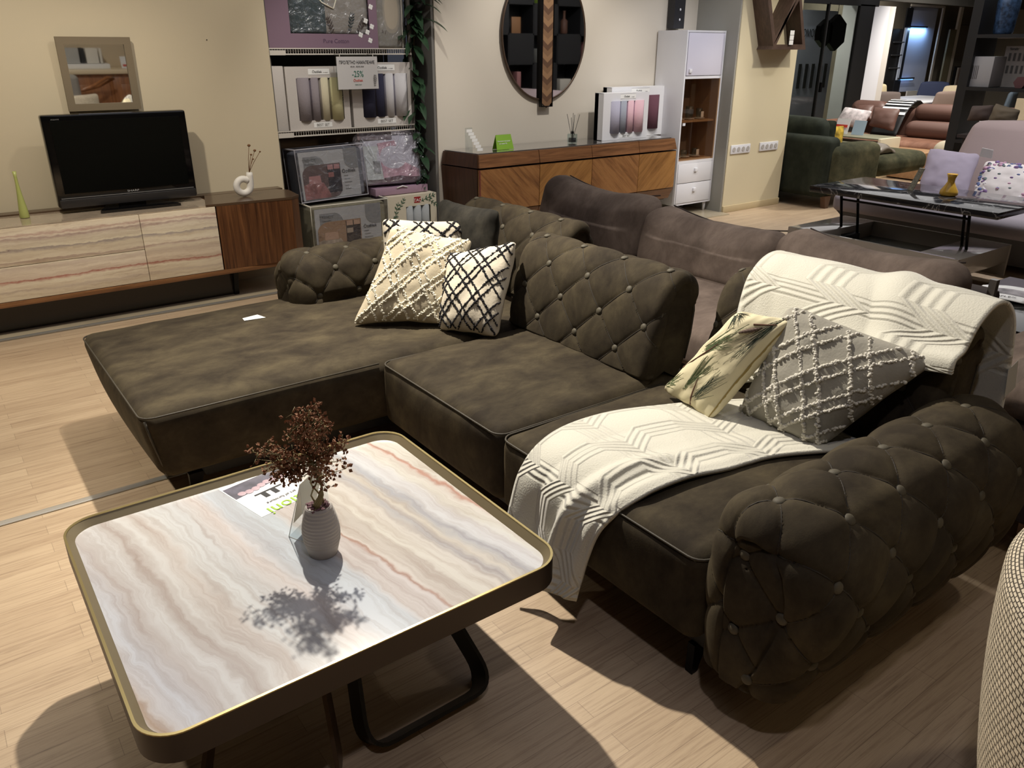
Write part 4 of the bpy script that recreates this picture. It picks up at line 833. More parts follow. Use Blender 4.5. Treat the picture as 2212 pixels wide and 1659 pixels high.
# zipped clear packs
GREYC = mat('pack_grey_shape', (150, 146, 142), .7); PINKB = mat('dusty_pink_print', (156, 110, 104), .8, var=.15, vscale=25); MAUV = mat('mauve_print', (110, 84, 86), .8)
def pack(label, x0, x1, z0, z1, y, d, fillm, pic, trimm, slant=0):
    t = thing('bedding_pack', label, 'pack', ((x0+x1)/2, y+d/2, z0)); W_ = x1-x0; H_ = z1-z0
    softbox('folded_textile', x0+.012, x1-.012, y+.012, y+d-.01, z0+.006, z1-.02, .03, fillm, t, .008)
    for yy in (y, y+d):
        MB().tube([(x0, yy, z0+.004), (x1, yy, z0+.004), (x1, yy, z1), (x0, yy, z1)], .006, 6, True).build('piped_edge', trimm, t, True)
    for xx in (x0, x1): MB().tube([(xx, y, z1), (xx, y+d, z1)], .006, 6).build('piped_edge', trimm, t, True)
    cx0, cx1, cz0, cz1 = x0+.04*W_, x1-.10*W_, z0+.03*H_, z1-.06*H_; P = lambda a: (cx0+a*(cx1-cx0)); Q = lambda a: (cz0+a*(cz1-cz0))
    flat(cx0, cx1, cz0, cz1, y+.003, mat('pack_card', (196, 190, 184), .6), 'card', t)
    def blob(pts, m_, nm, dy): return MB().prism([(P(a), Q(b)) for a, b in pts], 1, y+.001-dy, y+.0018-dy).build(nm, m_, t)
    arc = lambda cx, cz, rx, rz, a0, a1, n=8: [(cx+rx*math.cos(math.radians(a0+(a1-a0)*k/n)), cz+rz*math.sin(math.radians(a0+(a1-a0)*k/n))) for k in range(n+1)]
    blob([(.07, .48), (.07, .90)]+arc(.28, .66, .14, .24, 90, 0)+[(.42, .48)], GREYC, 'grey_shape', 0); blob([(.76, .995), (.76, .80)]+arc(.90, .78, .14, .2, 180, 270)+[(.995, .58), (.995, .995)], GREYC, 'grey_shape', 0)
    blob([(.03, .02), (.03, .40)]+arc(.20, .52, .17, .20, 180, 90)+[(.68, .72), (.68, .30)]+arc(.53, .22, .15, .20, 0, -90), mat('room_print_wall', pic[0], .7), 'room_photo', .001)
    blob([(.03, .02), (.03, .32), (.10, .35), (.36, .35), (.46, .10), (.46, .02)], mat('room_print_bed', pic[1], .8, var=.12, vscale=30), 'bed_print', .002); blob([(.12, .34), (.13, .50), (.32, .50), (.33, .34)], mat('room_print_pillow', pic[2], .8), 'pillow_print', .003)
    blob([(.45, .12), (.45, .70), (.67, .70), (.67, .12)], mat('room_print_dark', pic[3], .7), 'shelf_print', .002)
    for k, (a, b) in enumerate(((.46, .60), (.46, .44), (.57, .60))): blob([(a, b), (a+.095, b), (a+.095, b+.10), (a, b+.10)], mat('room_print_towel', pic[2] if k != 1 else pic[1], .8), 'towel_print', .003)
    text('pack_text', 'TRENDY', (P(.17), y-.001, Q(.80)), .03*min(1, H_/.3), (1, 0, 0), (0, 0, 1), GREYINK, t); text('pack_text', 'Nevresim', (P(.17), y-.001, Q(.73)), .02, (1, 0, 0), (0, 0, 1), GREYINK, t)
    text('brand_text', 'Özdilek', (P(.82), y-.001, Q(.50)), .038, (1, 0, 0), (0, 0, 1), INK, t)
    for k in range(5): flat(P(.73), P(.80+.03*(k % 3)), Q(.43-.07*k), Q(.445-.07*k), y+.0005, GREYC, 'print_line', t, .0008)
    # clear film skin around the pack
    MB().quadslab((x0, y-.004, z0), (x1, y-.004, z0), (x1, y-.004, z1), (x0, y-.004, z1), .0008).quadslab((x0, y+d, z0), (x0, y, z0), (x0, y, z1), (x0, y+d, z1), .0008).quadslab((x0, y, z1), (x1, y, z1), (x1, y+d, z1), (x0, y+d, z1), .0008).build('film', FILM, t); return t
TM.append(Matrix.Translation((2.36, 6.0, .50)) @ Matrix.Rotation(math.radians(-4), 4, 'X') @ Matrix.Rotation(math.radians(-1.5), 4, 'Y') @ Matrix.Translation((-2.36, -6.0, -.50)))
pack('clear zipped pack with dusty pink bed picture, upper of the two Trendy packs', 2.37, 2.945, .482, .885, 5.985, .24, mat('silver_quilt', (128, 126, 130), .8, bump=.5, bscale=20), ((112, 92, 88), (164, 112, 106), (190, 138, 132), (66, 62, 66)), mat('pale_grey_piping', (176, 174, 182), .5)); TM.pop()
pack('clear zipped pack with beige bed picture, lower of the two Trendy packs', 2.385, 3.05, .06, .472, 5.86, .30, mat('olive_beige_quilt', (150, 140, 112), .9, bump=.8, bscale=25), ((170, 134, 104), (186, 164, 142), (200, 160, 132), (70, 58, 56)), mat('cream_piping', (206, 202, 188), .5))
o = box('storage_box', 2.36, 3.06, 5.85, 6.2, .012, .058, mat('dark_box', (60, 56, 52), .8), None, .004); setp(o, 'low dark box under the lower Trendy pack', 'box')
# pink blanket pack, leaning
pk = thing('blanket_pack', 'glossy plastic pack with a pale pink blanket lying on the lilac box', 'pack', (3.2, 6.15, .55))
TM.append(Matrix.Translation((3.2, 6.05, .55)) @ Matrix.Rotation(math.radians(-14), 4, 'X') @ Matrix.Rotation(math.radians(2), 4, 'Y') @ Matrix.Translation((-3.2, -6.05, -.55)))
softbox('folded_blanket', 2.955, 3.50, 6.03, 6.20, .555, .975, .05, mat('white_fleece_blanket', (206, 196, 200), .9, bump=.3), pk, .02)
MB().prism([(3.12, .60), (3.10, .88), (3.26, .90), (3.30, .74), (3.46, .66), (3.46, .60)], 1, 6.014, 6.018).build('pink_picture', mat('pale_pink_fleece', (200, 158, 164), .9, var=.15, vscale=12), pk)
MB().prism([(3.13, .575), (3.13, .60), (3.27, .615), (3.43, .59), (3.43, .575)], 1, 6.010, 6.014).build('dark_picture_base', MAUV, pk); flat(2.97, 3.12, .59, .86, 6.016, mat('pack_leaflet', (206, 204, 196), .5), 'leaflet', pk)
flat(3.04, 3.10, .64, .74, 6.0125, GREYC, 'barcode', pk); flat(2.93, 3.24, .91, .975, 6.014, mat('pack_header', (132, 116, 116), .4), 'header_card', pk)
for a, b, cc, dd in ((2.95, .80, 3.04, .66), (2.96, .92, 3.03, .78), (3.02, .88, 3.05, .72), (3.24, .80, 3.32, .93), (3.16, .72, 3.22, .88), (3.42, .84, 3.46, .90), (3.38, .66, 3.42, .78)): MB().tube([(a, 6.008, b), ((a+cc)/2+.008, 6.006, (b+dd)/2), (cc, 6.008, dd)], .0022, 4).build('film_crease_glint', mat('film_highlight', (240, 240, 244), .1), pk, True)  # near-white strips painted as glints on the creased film
flat(2.945, 3.51, .55, .98, 6.004, FILM, 'film', pk); TM.pop()
o = box('gift_box', 3.02, 3.52, 6.0, 6.30, .47, .53, LILACL, None, .003); setp(o, 'flat lilac box with a handle under the pink blanket pack', 'box'); MB().tube([(3.22, 5.997, .522), (3.27, 5.99, .538), (3.32, 5.997, .522)], .005, 6).build('handle', WHITEP, o, True)
tb = thing('towel_box', 'cream towel box with bamboo leaves and a red TAÇ label', 'box', (3.3, 5.95, .03)); CARD = mat('cream_card_box', (204, 196, 176), .7)
framed(tb, 3.09, 3.56, .03, .465, 3.26, 3.50, .10, .37, 5.93, .28, CARD, None)
for k in range(3): MB().tube([(3.30+.08*k, 5.965, .09), (3.30+.08*k, 5.965, .375)], .04, 12).build('rolled_towel', mat('ice_grey_towel', (160, 164, 166), .95, bump=.4), tb, True)
flat(3.34, 3.405, .395, .445, 5.929, mat('label_red', (150, 34, 36), .5), 'brand_label', tb); text('brand_text', 'TAÇ', (3.372, 5.9265, .405), .038, (1, 0, 0), (0, 0, 1), WHITEP, tb)
BAM = mat('bamboo_green', (58, 92, 70), .7)
for c_, a_, s_ in (((3.17, 5.9285, .35), 1.3, .14), ((3.14, 5.9285, .27), .9, .12), ((3.22, 5.9285, .40), 1.0, .12), ((3.48, 5.9285, .43), .3, .15), ((3.53, 5.9285, .38), -.6, .12)): sprig('bamboo_print', c_, s_, 4, BAM, tb, a_)
o = box('storage_box', 3.08, 3.57, 5.94, 6.25, .012, .029, mat('dark_box_flat', (60, 56, 52), .8)); setp(o, 'thin dark tray under the bamboo towel box', 'tray')
# dark things behind the rack
o = box('shelving', 2.2, 3.4, 6.9, 7.2, 0, 1.05, wood('back_wood', [(.3, (70, 52, 36)), (.7, (110, 84, 58))], (1, 8, 8)), None, .01); setp(o, 'dim brown wooden cabinet behind the wire rack', 'cabinet')
# leafy plant
pl = thing('potted_plant', 'tall dark green leafy plant between the rack and the off-white wall', 'plant', (3.56, 6.2, 0))
PLF = mat('dark_green_leaf', (40, 62, 42), .4, var=.25, vscale=6); MB().lathe([(.09, 0), (.12, .02), (.14, .26), (.13, .26), (.12, .22)], (3.54, 6.62, 0)).build('pot', mat('grey_pot', (90, 88, 84), .7), pl, True)
rnd = random.Random(21)
for k in range(4): MB().tube([(3.54, 6.62, .2), (3.545+.01*k, 6.5-.06*k, .9), (3.55, 6.35-.05*k, 1.5), (3.56, 6.3-.05*k, 2.2)], [.014, .011, .009, .006], 6).build('stem', mat('green_brown_stem', (70, 66, 44), .7), pl, True)
for k in range(95):
    z = rnd.uniform(.5, 2.25); b = Vector((3.53+rnd.uniform(-.02, .02), 6.12+rnd.uniform(-.04, .22), z)); a = rnd.uniform(-2.6, -.2); d = Vector((math.cos(a)*.9, math.sin(a), rnd.uniform(-.5, .35))).normalized()
    if b.x+d.x*.24 > 3.595 and b.y+d.y*.24 > 5.9: d = Vector((-.2, -.85, rnd.uniform(-.5, .4))).normalized()
    if z > 1.55 and k % 6 == 0: b.y = 6.0; d = Vector((.55, -.85, -.1)).normalized()
    L = rnd.uniform(.14, .24); w = L*.15; s_ = d.cross(Vector((0, 0, 1))).normalized(); up = s_.cross(d); mb = MB(); pts = []
    for i in range(7):
        t = i/6; c_ = b+d*L*t-Vector((0, 0, .35*L*t*t)); ww = w*math.sin(math.pi*min(1, .08+t*.92))**.8; pts += [c_-s_*ww+up*ww*.25, c_, c_+s_*ww+up*ww*.25]
    mb.add(pts, [[3*i, 3*i+1, 3*i+4, 3*i+3] for i in range(6)]+[[3*i+1, 3*i+2, 3*i+5, 3*i+4] for i in range(6)]); mb.build('leaf', PLF, pl, True)
# ---------------------------------------------------------------- sideboard and what stands on it
sb = thing('sideboard', 'long walnut sideboard with chevron grain doors below the oval mirror', 'sideboard', (4.9, 5.78, 0))
def chev(nm, ang, base=0): return wood(nm, [(.25, (96+base, 62+base, 34)), (.45, (140+base, 96+base, 56)), (.6, (160+base, 114+base, 68)), (.8, (120+base, 80+base, 46))], (.9, 9, 9), (0, ang, 0), .4, 3.4, .3)
CHA = chev('chevron_down', math.radians(-42)); CHB = chev('chevron_up', math.radians(42), 8); WD = wood('drawer_walnut', [(.3, (84, 54, 32)), (.5, (120, 82, 52)), (.7, (144, 100, 64))], (.8, 10, 16), rough=.35); WDK = wood('side_walnut', [(.3, (58, 38, 26)), (.7, (84, 56, 38))], (2, 12, .8), rough=.4)
def slat(nm, xa0, xa1, xb0, xb1, z0, z1, y0, y1, m_, t=.02):
    # front panel, lower edge (xa) and upper edge (xb), y0 at the bottom and y1 at the top
    return MB().add([(xa0, y0, z0), (xa1, y0, z0), (xb1, y1, z1), (xb0, y1, z1), (xa0, y0+t, z0), (xa1, y0+t, z0), (xb1, y1+t, z1), (xb0, y1+t, z1)], [[0, 1, 2, 3], [7, 6, 5, 4], [0, 4, 5, 1], [1, 5, 6, 2], [2, 6, 7, 3], [3, 7, 4, 0]]).build(nm, m_, sb)
X = [3.74, 4.38, 4.99, 5.59, 6.10]
MB().add([(3.68, 5.99, .20), (3.76, 5.60, .20), (6.04, 5.60, .20), (6.06, 5.99, .20), (3.655, 5.99, .68), (3.735, 5.55, .68), (6.115, 5.55, .68), (6.14, 5.99, .68)], [[0, 3, 2, 1], [0, 1, 5, 4], [1, 2, 6, 5], [2, 3, 7, 6], [3, 0, 4, 7], [4, 5, 6, 7]]).build('carcass', WDK, sb)
MB().add([(3.655, 5.99, .69), (3.735, 5.55, .69), (6.115, 5.55, .69), (6.14, 5.99, .69), (3.68, 5.99, .795), (3.75, 5.57, .795), (6.085, 5.57, .795), (6.11, 5.99, .795)], [[0, 3, 2, 1], [0, 1, 5, 4], [1, 2, 6, 5], [2, 3, 7, 6], [3, 0, 4, 7], [4, 5, 6, 7]]).build('top_case', WDK, sb)
MB().add([(3.69, 5.985, .796), (3.765, 5.585, .796), (6.07, 5.585, .796), (6.10, 5.985, .796), (3.69, 5.985, .803), (3.765, 5.585, .803), (6.07, 5.585, .803), (6.10, 5.985, .803)], [[0, 3, 2, 1], [0, 1, 5, 4], [1, 2, 6, 5], [2, 3, 7, 6], [3, 0, 4, 7], [4, 5, 6, 7]]).build('glass_top', mat('grey_glass_top', (96, 92, 88), .04, coat=1), sb)
for k in range(4):
    a, b = X[k]+.003, X[k+1]-.003; la, lb = (0, 0); e = .012 if k == 3 else 0; s0 = .012 if k == 0 else 0
    slat('door', a, b, a, b, .325, .675, 5.535, 5.530, CHA if k % 2 == 0 else CHB); slat('drawer_front', a-0, b+e*.5, a+s0, b-e, .692, .795, 5.530, 5.552, WD); 
    slat('bottom_drawer', a+s0*1.5, b-e*2, a, b, .215, .318, 5.572, 5.535, WD)
MB().quadslab((3.742, 5.528, .325), (3.752, 5.528, .325), (3.752, 5.528, .675), (3.742, 5.528, .675), .004).build('edge_strip', mat('red_brown_edge', (110, 50, 46), .4), sb)
for p in ((3.95, 5.68), (5.85, 5.68), (3.95, 5.9), (5.85, 5.9)): box('leg', p[0]-.02, p[0]+.02, p[1]-.02, p[1]+.02, .012, .2, BLACK, sb)
om = thing('oval_mirror', 'round-ended wall mirror split by a chevron walnut strip above the sideboard', 'mirror', (4.77, 5.97, 1.15))
mc = (4.765, 5.972, 1.72); rx, rz = .468, .545; N_ = 72
el = [(mc[0]+rx*math.cos(2*math.pi*k/N_), mc[2]+rz*math.sin(2*math.pi*k/N_)) for k in range(N_)]
MB().prism(el, 1, 5.972, 5.990).build('mirror_glass', MIRROR, om)
MB().tube([(x, 5.975, z) for x, z in el], .010, 6, True).build('rim', mat('bronze_rim', (84, 68, 56), .4, .5), om, True)
for a, b in ((4.705, 4.713), (4.830, 4.838)): box('strip_frame', a, b, 5.935, 5.972, 1.115, 2.35, BLACK, om)
box('strip_frame', 4.713, 4.830, 5.935, 5.972, 1.115, 1.123, BLACK, om)
mb = MB(); mb2 = MB()
CHW = [mat('chevron_veneer_a', (122, 92, 66), .5), mat('chevron_veneer_b', (92, 66, 48), .5), mat('chevron_veneer_c', (140, 108, 78), .5)]
for k in range(26):
    z = 1.15+.048*k; MB().add([(4.715, 5.940, z), (4.772, 5.940, z-.045), (4.772, 5.940, z+.003), (4.715, 5.940, z+.048), (4.828, 5.940, z), (4.828, 5.940, z+.048), (4.715, 5.95, z), (4.772, 5.95, z-.045), (4.772, 5.95, z+.003), (4.715, 5.95, z+.048), (4.828, 5.95, z), (4.828, 5.95, z+.048)], [[0, 1, 2, 3], [1, 4, 5, 2], [9, 8, 7, 6], [8, 11, 10, 7], [6, 7, 1, 0], [7, 10, 4, 1], [3, 2, 8, 9], [2, 5, 11, 8], [0, 3, 9, 6], [4, 10, 11, 5]]).build('chevron_veneer', CHW[(k*7) % 3], om)
tg = thing('price_ladder', 'leaning strip of small white price tiles on the left end of the sideboard', 'price tag', (3.78, 5.7, .804))
for k in range(7): flat(3.735+.012*k, 3.79+.012*k, .965-.025*k, .988-.025*k, 5.70-.008*k, WHITEP, 'price_tile', tg, .002)
flat(3.728, 3.80, .804, 1.0, 5.712, ACRYL, 'backing', tg)
lf = thing('leaflet_stand', 'bright green folded leaflet standing on the sideboard', 'leaflet', (4.12, 5.72, .804)); LG = mat('lime_card', (126, 170, 44), .5)
MB().quadslab((4.035, 5.69, .805), (4.215, 5.69, .805), (4.205, 5.725, .925), (4.045, 5.725, .925), .001).build('front_panel', LG, lf); MB().quadslab((4.215, 5.76, .805), (4.035, 5.76, .805), (4.045, 5.725, .925), (4.205, 5.725, .925), .001).build('back_panel', LG, lf)
text('leaflet_text', 'Никакъв процент', (4.12, 5.7045, .868), .016, (1, 0, 0), (0, .28, .96), WHITEP, lf); text('leaflet_text', 'на цена 0%', (4.11, 5.701, .848), .016, (1, 0, 0), (0, .28, .96), WHITEP, lf)
df = thing('reed_diffuser', 'small glass reed diffuser with black sticks on the sideboard', 'diffuser', (4.93, 5.75, .804))
box('bottle', 4.895, 4.965, 5.72, 5.785, .805, .885, GLASS, df, .006); box('liquid', 4.905, 4.955, 5.73, 5.775, .812, .85, mat('black_label', (30, 30, 32), .5), df); MB().lathe([(.012, .885), (.014, .89), (.014, .905), (.010, .91)], (4.93, 5.752, 0), 12).build('collar', BLACK, df, True)
for a, b, z in ((-.07, 0, 1.06), (.02, .02, 1.065), (.08, 0, 1.05), (-.045, -.03, 1.03), (.012, -.01, 1.05)): MB().tube([(4.93, 5.752, .82), (4.93+a, 5.752+b, z)], .0022, 5).build('reed', BLACKM, df)
TLV = mat('lavender_towel', (168, 166, 182), .95, bump=.4); TGR = mat('grey_towel', (150, 154, 164), .95, bump=.4); TP = mat('pink_towel', (212, 174, 182), .95, bump=.4); TM_ = mat('plum_towel', (96, 60, 72), .95, bump=.4); WSM = mat('white_smooth_card', (222, 222, 224), .5)
towelbox('towel_box', 'white towel box with grey and pink towels at the sideboard front', 5.27, 5.86, .804, 1.225, 5.72, [TLV, TGR, TP, TP], br_=WSM)
towelbox('towel_box', 'white towel box with plum towels behind the grey and pink one', 5.49, 6.21, .804, 1.265, 5.85, [TM_, TM_, TM_, TM_], br_=WSM)
# ---------------------------------------------------------------- white cabinet
wc = thing('white_cabinet', 'tall narrow white display cabinet with a glazed middle and two drawers', 'cabinet', (6.48, 5.8, 0)); OAKIN = mat('oak_inside', (168, 138, 104), .6); CAV = mat('brown_cabinet_back', (158, 136, 118), .7)  # oak colour of the lining and shelves
x0, x1, y0, y1 = 6.20, 6.76, 5.60, 5.985
box('side_panel', x0, x0+.018, y0, y1, .11, 1.77, WHITE, wc, .002); box('side_panel', x1-.018, x1, y0, y1, .11, 1.77, WHITE, wc, .002)
for z0, z1 in ((1.752, 1.77), (1.335, 1.36), (.53, .555), (.11, .128)): box('rail', x0+.018, x1-.018, y0, y1, z0, z1, WHITE, wc)
box('back_panel', x0+.018, x1-.018, y1-.012, y1, .128, 1.752, CAV, wc)
box('oak_lining', x0+.018, x0+.026, y0+.01, y1-.012, .555, 1.335, OAKIN, wc); box('oak_lining', x1-.034, x1-.018, y0+.005, y1-.012, .555, 1.335, OAKIN, wc); box('oak_shelf', x0+.026, x1-.034, y0+.03, y1-.012, .925, .943, OAKIN, wc); box('oak_shelf', x0+.026, x1-.034, y0+.02, y1-.012, .555, .572, OAKIN, wc)
box('glass_door', x0+.02, x1-.036, y0-.002, y0+.003, .575, 1.33, glass('cabinet_glass', (234, 224, 214), .10, .02), wc)
d = box('door', x0+.022, x1-.022, y0-.006, y0+.012, 1.365, 1.748, mat('lilac_white_lacquer', (214, 212, 226), .25), wc, .002); box('handle', x0+.05, x0+.085, y0-.022, y0-.006, 1.39, 1.425, WHITE, d, .003)
for z0, z1 in ((.335, .528), (.132, .329)): d = box('drawer', x0+.02, x1-.02, y0-.006, y0+.012, z0, z1, WHITE, wc, .002); box('handle', 6.455, 6.495, y0-.026, y0-.006, (z0+z1)/2+.01, (z0+z1)/2+.045, WHITE, d, .003)
box('door_tab', x0+.03, x0+.065, y0-.008, y0-.002, .90, .925, WHITE, wc)
for xx, yy in ((6.24, 5.64), (6.71, 5.64), (6.24, 5.94), (6.71, 5.94)): MB().lathe([(.012, .012), (.019, .11)], (xx, yy, 0), 10).build('leg', WHITE, wc, True)
SAU = mat('white_porcelain', (220, 216, 212), .2); k = 0
LB = ['glass tumbler on the upper oak shelf, left of the cabinet', 'glass jug in the middle of the upper oak shelf', 'glass tumbler with label on the upper oak shelf, right', 'small glass cup on the lower oak shelf, left', 'small glass cup in the middle of the lower oak shelf', 'small glass cup with card on the lower oak shelf, right']
for i, (x, z, r, h) in enumerate(((6.30, .944, .028, .10), (6.45, .944, .04, .115), (6.60, .944, .032, .09), (6.29, .573, .03, .06), (6.42, .573, .032, .06), (6.58, .573, .032, .07))):
    t = thing('glass_cup', LB[i]+' standing on its saucer', 'cup', (x, 5.72, z)); t['label'] = LB[i]; MB().lathe([(.03, 0), (.055, .006), (.06, .012), (.057, .012), (.03, .005)], (x, 5.72, z), 20).build('saucer', SAU, t, True)
    MB().lathe([(r*.7, .012), (r, .03), (r, .012+h), (r*.92, .012+h), (r*.92, .03)], (x, 5.72, z), 18).build('cup_body', GLASS, t, True)
    if i in (2, 5): box('price_label', x-.02, x+.02, 5.675, 5.677, z+.02, z+.075, WHITEP, t)
o = box('wall_panel', 6.32, 6.47, 5.90, 5.99, 1.79, 2.6, mat('charcoal_panel', (40, 40, 44), .4), None, .004); setp(o, 'charcoal column panel rising above the white cabinet', 'panel')
for z in (1.87, 1.96): MB().ball((6.40, 5.899, z), .012, (1, .3, 1), 8).build('rivet', WHITE, o, True)
# ---------------------------------------------------------------- pillar: triangle shelves, sockets
TRW = wood('wenge', [(.3, (62, 46, 38)), (.7, (92, 72, 60))], (3, 12, 3), rough=.5)
def tri(label, pts, y0, y1, t=.04):
    T = thing('triangle_shelf', label, 'wall shelf', (pts[0][0], (y0+y1)/2, min(p[1] for p in pts))); n = 3; c = Vector((sum(p[0] for p in pts)/3, sum(p[1] for p in pts)/3))
    for i in range(3):
        a = Vector(pts[i]); b = Vector(pts[(i+1) % 3]); d = (b-a).normalized(); nn = Vector((-d.y, d.x)); nn = nn if nn.dot(c-a) > 0 else -nn
        ia, ib = a.lerp(c, t*1.9/(c-a).length*1.1), b.lerp(c, t*1.9/(c-b).length*1.1); MB().prism([tuple(a), tuple(b), tuple(ib), tuple(ia)], 1, y0, y1).build('side_board', TRW, T)
    return T
tri('dark wooden triangle shelf with its point down, left on the cream pillar', [(7.08, 1.635), (6.80, 2.32), (7.62, 2.32)], 5.27, 5.45); tri('dark wooden triangle shelf standing on its base, right on the cream pillar', [(7.06, 1.60), (7.62, 1.60), (7.40, 2.18)], 5.27, 5.45)
o = thing('price_tag', 'white price tag in the right triangle shelf on the pillar', 'price tag', (7.34, 5.3, 1.64)); 
for k in range(3): flat(7.31, 7.375, 1.645+.045*k, 1.686+.045*k, 5.255, WHITEP, 'price_tile', o, .002)
flat(7.305, 7.38, 1.64, 1.80, 5.262, ACRYL, 'backing', o)
for k, (xa, lb) in enumerate(((6.82, 'white four-gang wall socket strip nearer the white cabinet'), (7.29, 'white four-gang wall socket strip nearer the green sofa'))):
    t = thing('socket_strip', lb, 'socket', (xa+.155, 5.44, .60)); box('plate', xa, xa+.31, 5.438, 5.45, .60, .69, WHITE, t, .004)
    for j in range(4): MB().lathe([(.026, 0), (.028, .003), (.020, .0035), (.018, .001)], (0, 0, 0), 16).build('socket_outlet', mat('socket_inner', (150, 148, 146), .5), t) if False else MB().prism([(xa+.045+.074*j+.024*math.cos(a*.524), .645+.024*math.sin(a*.524)) for a in range(12)], 1, 5.4345, 5.438).build('socket_outlet', mat('socket_ring', (176, 172, 168), .5), t)
# ---------------------------------------------------------------- taupe sofa behind the corner sofa
bs = thing('taupe_sofa', 'taupe suede sofa standing behind the olive corner sofa', 'sofa', (3.2, 2.3, 0))
softbox('seat', 2.70, 3.60, .55, 4.30, .22, .42, .05, TAUPE, bs, .015)
box('base', 2.74, 3.86, .62, 4.28, .12, .225, mat('dark_sofa_base', (48, 40, 37), .8), bs, .01)
def slump(P, y0, y1):
    x, y, z = P; t = (y-y0)/(y1-y0)
    z2 = z-(.055*math.sin(math.pi*t)*(1 if z > .6 else 0) + .02*(1-t))*(z-.4)/.35; return (x+(z-.4)*.25, y, z2)
for y0, y1, zt in ((3.36, 4.34, .80), (2.42, 3.35, .74), (1.50, 2.41, .76)):
    softbox('back_cushion', 3.36, 3.58, y0, y1, .38, zt, .085, TAUPE, bs, .03, lambda P, a=y0, b=y1: slump(P, a, b), 14, 5, .012)
    zz = zt-.035; pts = []
    for k in range(21):
        t = k/20; P = slump((3.555, y0+.06+(y1-y0-.12)*t, zt), y0, y1); pts.append((P[0]+.005, P[1], P[2]+.004))
    MB().tube(pts, .004, 5).build('seam', TAUPED, bs, True)
box('back_frame', 3.64, 3.86, 1.46, 4.30, .2, .60, TAUPED, bs, .03)
softbox('arm_cushion', 2.80, 3.55, .62, 1.18, .43, .60, .07, TAUPE, bs, .03)
for x, y in ((2.78, .78), (2.78, 4.1), (3.8, 4.1)): MB().prism([(x-.04, .121), (x+.04, .121), (x+.02, 0), (x-.02, 0)], 1, y-.03, y+.03).build('leg', wood('oak_leg', [(.3, (98, 72, 52)), (.7, (128, 98, 72))], (8, 8, 1)), bs)
MB().box(3.66, 3.69, 1.42, 1.45, .58, .68).build('side_bracket', mat('steel_bracket', (150, 148, 144), .3, .8), bs)
c, ev, nn = pillow('cushion', [(3.05, 1.62, .74), (3.05, 1.33, .73), (2.98, 1.30, .44), (2.98, 1.60, .44)], .10, mat('orange_cushion_cloth', (206, 140, 56), .8), None, seed=12)
setp(c, 'small orange cushion peeking out behind the draped sofa back', 'cushion')
c, ev, nn = pillow('cushion', [(2.86, 1.22, .50), (2.86, .98, .50), (2.78, .98, .43), (2.78, 1.22, .43)], .06, mat('cream_roll_cloth', (220, 210, 180), .8), None, seed=13); setp(c, 'cream corner of a small cushion squeezed under the taupe arm cushion', 'cushion')
# dark glass side table with magazine
gt = thing('glass_table', 'low dark glass table beside the taupe sofa end', 'side table', (4.3, 1.3, 0)); DG = mat('smoked_glass', (28, 28, 26), .06)
box('top', 3.95, 4.95, .7, 1.86, .385, .395, DG, gt, .003); box('shelf', 3.98, 4.92, .74, 1.82, .10, .16, mat('brown_shelf', (70, 52, 40), .4), gt, .004)
for x, y in ((4.0, .78), (4.9, .78), (4.0, 1.78), (4.9, 1.78)): box('leg', x-.02, x+.02, y-.02, y+.02, 0, .385, BLACKM, gt)
mg = thing('magazine', 'white magazine with a grey photo on the dark glass table', 'magazine', (4.5, 1.7, .396))
def mgf(u, v): a = Vector((4.30, 1.80, .402)); e1 = Vector((.10, -.22, 0))*1.1; e2 = Vector((.30, .05, 0)); p = a+e1*u+e2*v; p.z += .012*math.sin(math.pi*u)+.004; return p
surf('pages', mgf, 12, 6, WHITEP, mg, .004)
def mgp(u, v): p = mgf(.08+.84*u, .35+.40*v); p.z += .0012; return p
surf('cover_photo', mgp, 12, 4, mat('grey_photo', (120, 116, 118), .5, var=.4, vscale=14), mg); text('title', 'DECOFLEX', mgf(.5, .12)+Vector((0, 0, .002)), .034, (.1, -.22, 0), (.3, .05, 0), GREYINK, mg)
o = box('tray_table', 3.86, 3.93, .5, 1.42, .30, .34, wood('light_oak', [(.3, (120, 84, 56)), (.7, (156, 116, 82))], (8, 1, 8)), None, .006); setp(o, 'thin oak rail between the taupe sofa and the dark glass table', 'rail')
for y in (.53, 1.39): box('foot', 3.875, 3.915, y-.02, y+.02, 0, .30, BLACKM, o)
# ---------------------------------------------------------------- lift-top coffee table
lt = thing('lift_table', 'black marble lift-top coffee table on a grey open base', 'coffee table', (5.9, 3.05, 0)); GB = mat('grey_table_lacquer', (156, 150, 142), .12, coat=.4); GBD = mat('grey_table_inside', (84, 84, 78), .2)
bm_ = [(5.50, 2.30), (5.50, 3.74), (6.40, 3.98), (6.40, 2.46)]
def ringbox(name, x0, x1, y0, y1, z0, z1, w, wy, m):
    mb = MB().box(x0, x0+w, y0, y1, z0, z1).box(x1-w, x1, y0, y1, z0, z1).box(x0+w, x1-w, y0, y0+wy, z0, z1).box(x0+w, x1-w, y1-wy, y1, z0, z1); return mb.build(name, m, lt)
for a in ((5.50, 5.525, 2.40, 3.74), (6.26, 6.285, 2.40, 3.74)): box('base_rail', a[0], a[1], a[2], a[3], .07, .30, GB, lt)
for a, b in ((2.40, 2.68), (3.46, 3.74)): box('base_box', 5.525, 6.26, a, b, .17, .30, GB, lt, .003)
MB().prism([(2.42, .17), (3.72, .17), (3.60, .10), (2.56, .10)], 0, 5.527, 6.25).build('base_skirt', mat('grey_table_skirt', (92, 88, 84), .3), lt)
box('base_floor', 5.525, 6.26, 2.68, 3.46, .172, .182, GBD, lt); box('foot', 5.65, 6.15, 2.65, 3.5, 0, .10, BLACKM, lt)
MARQ = thing; BMK = None
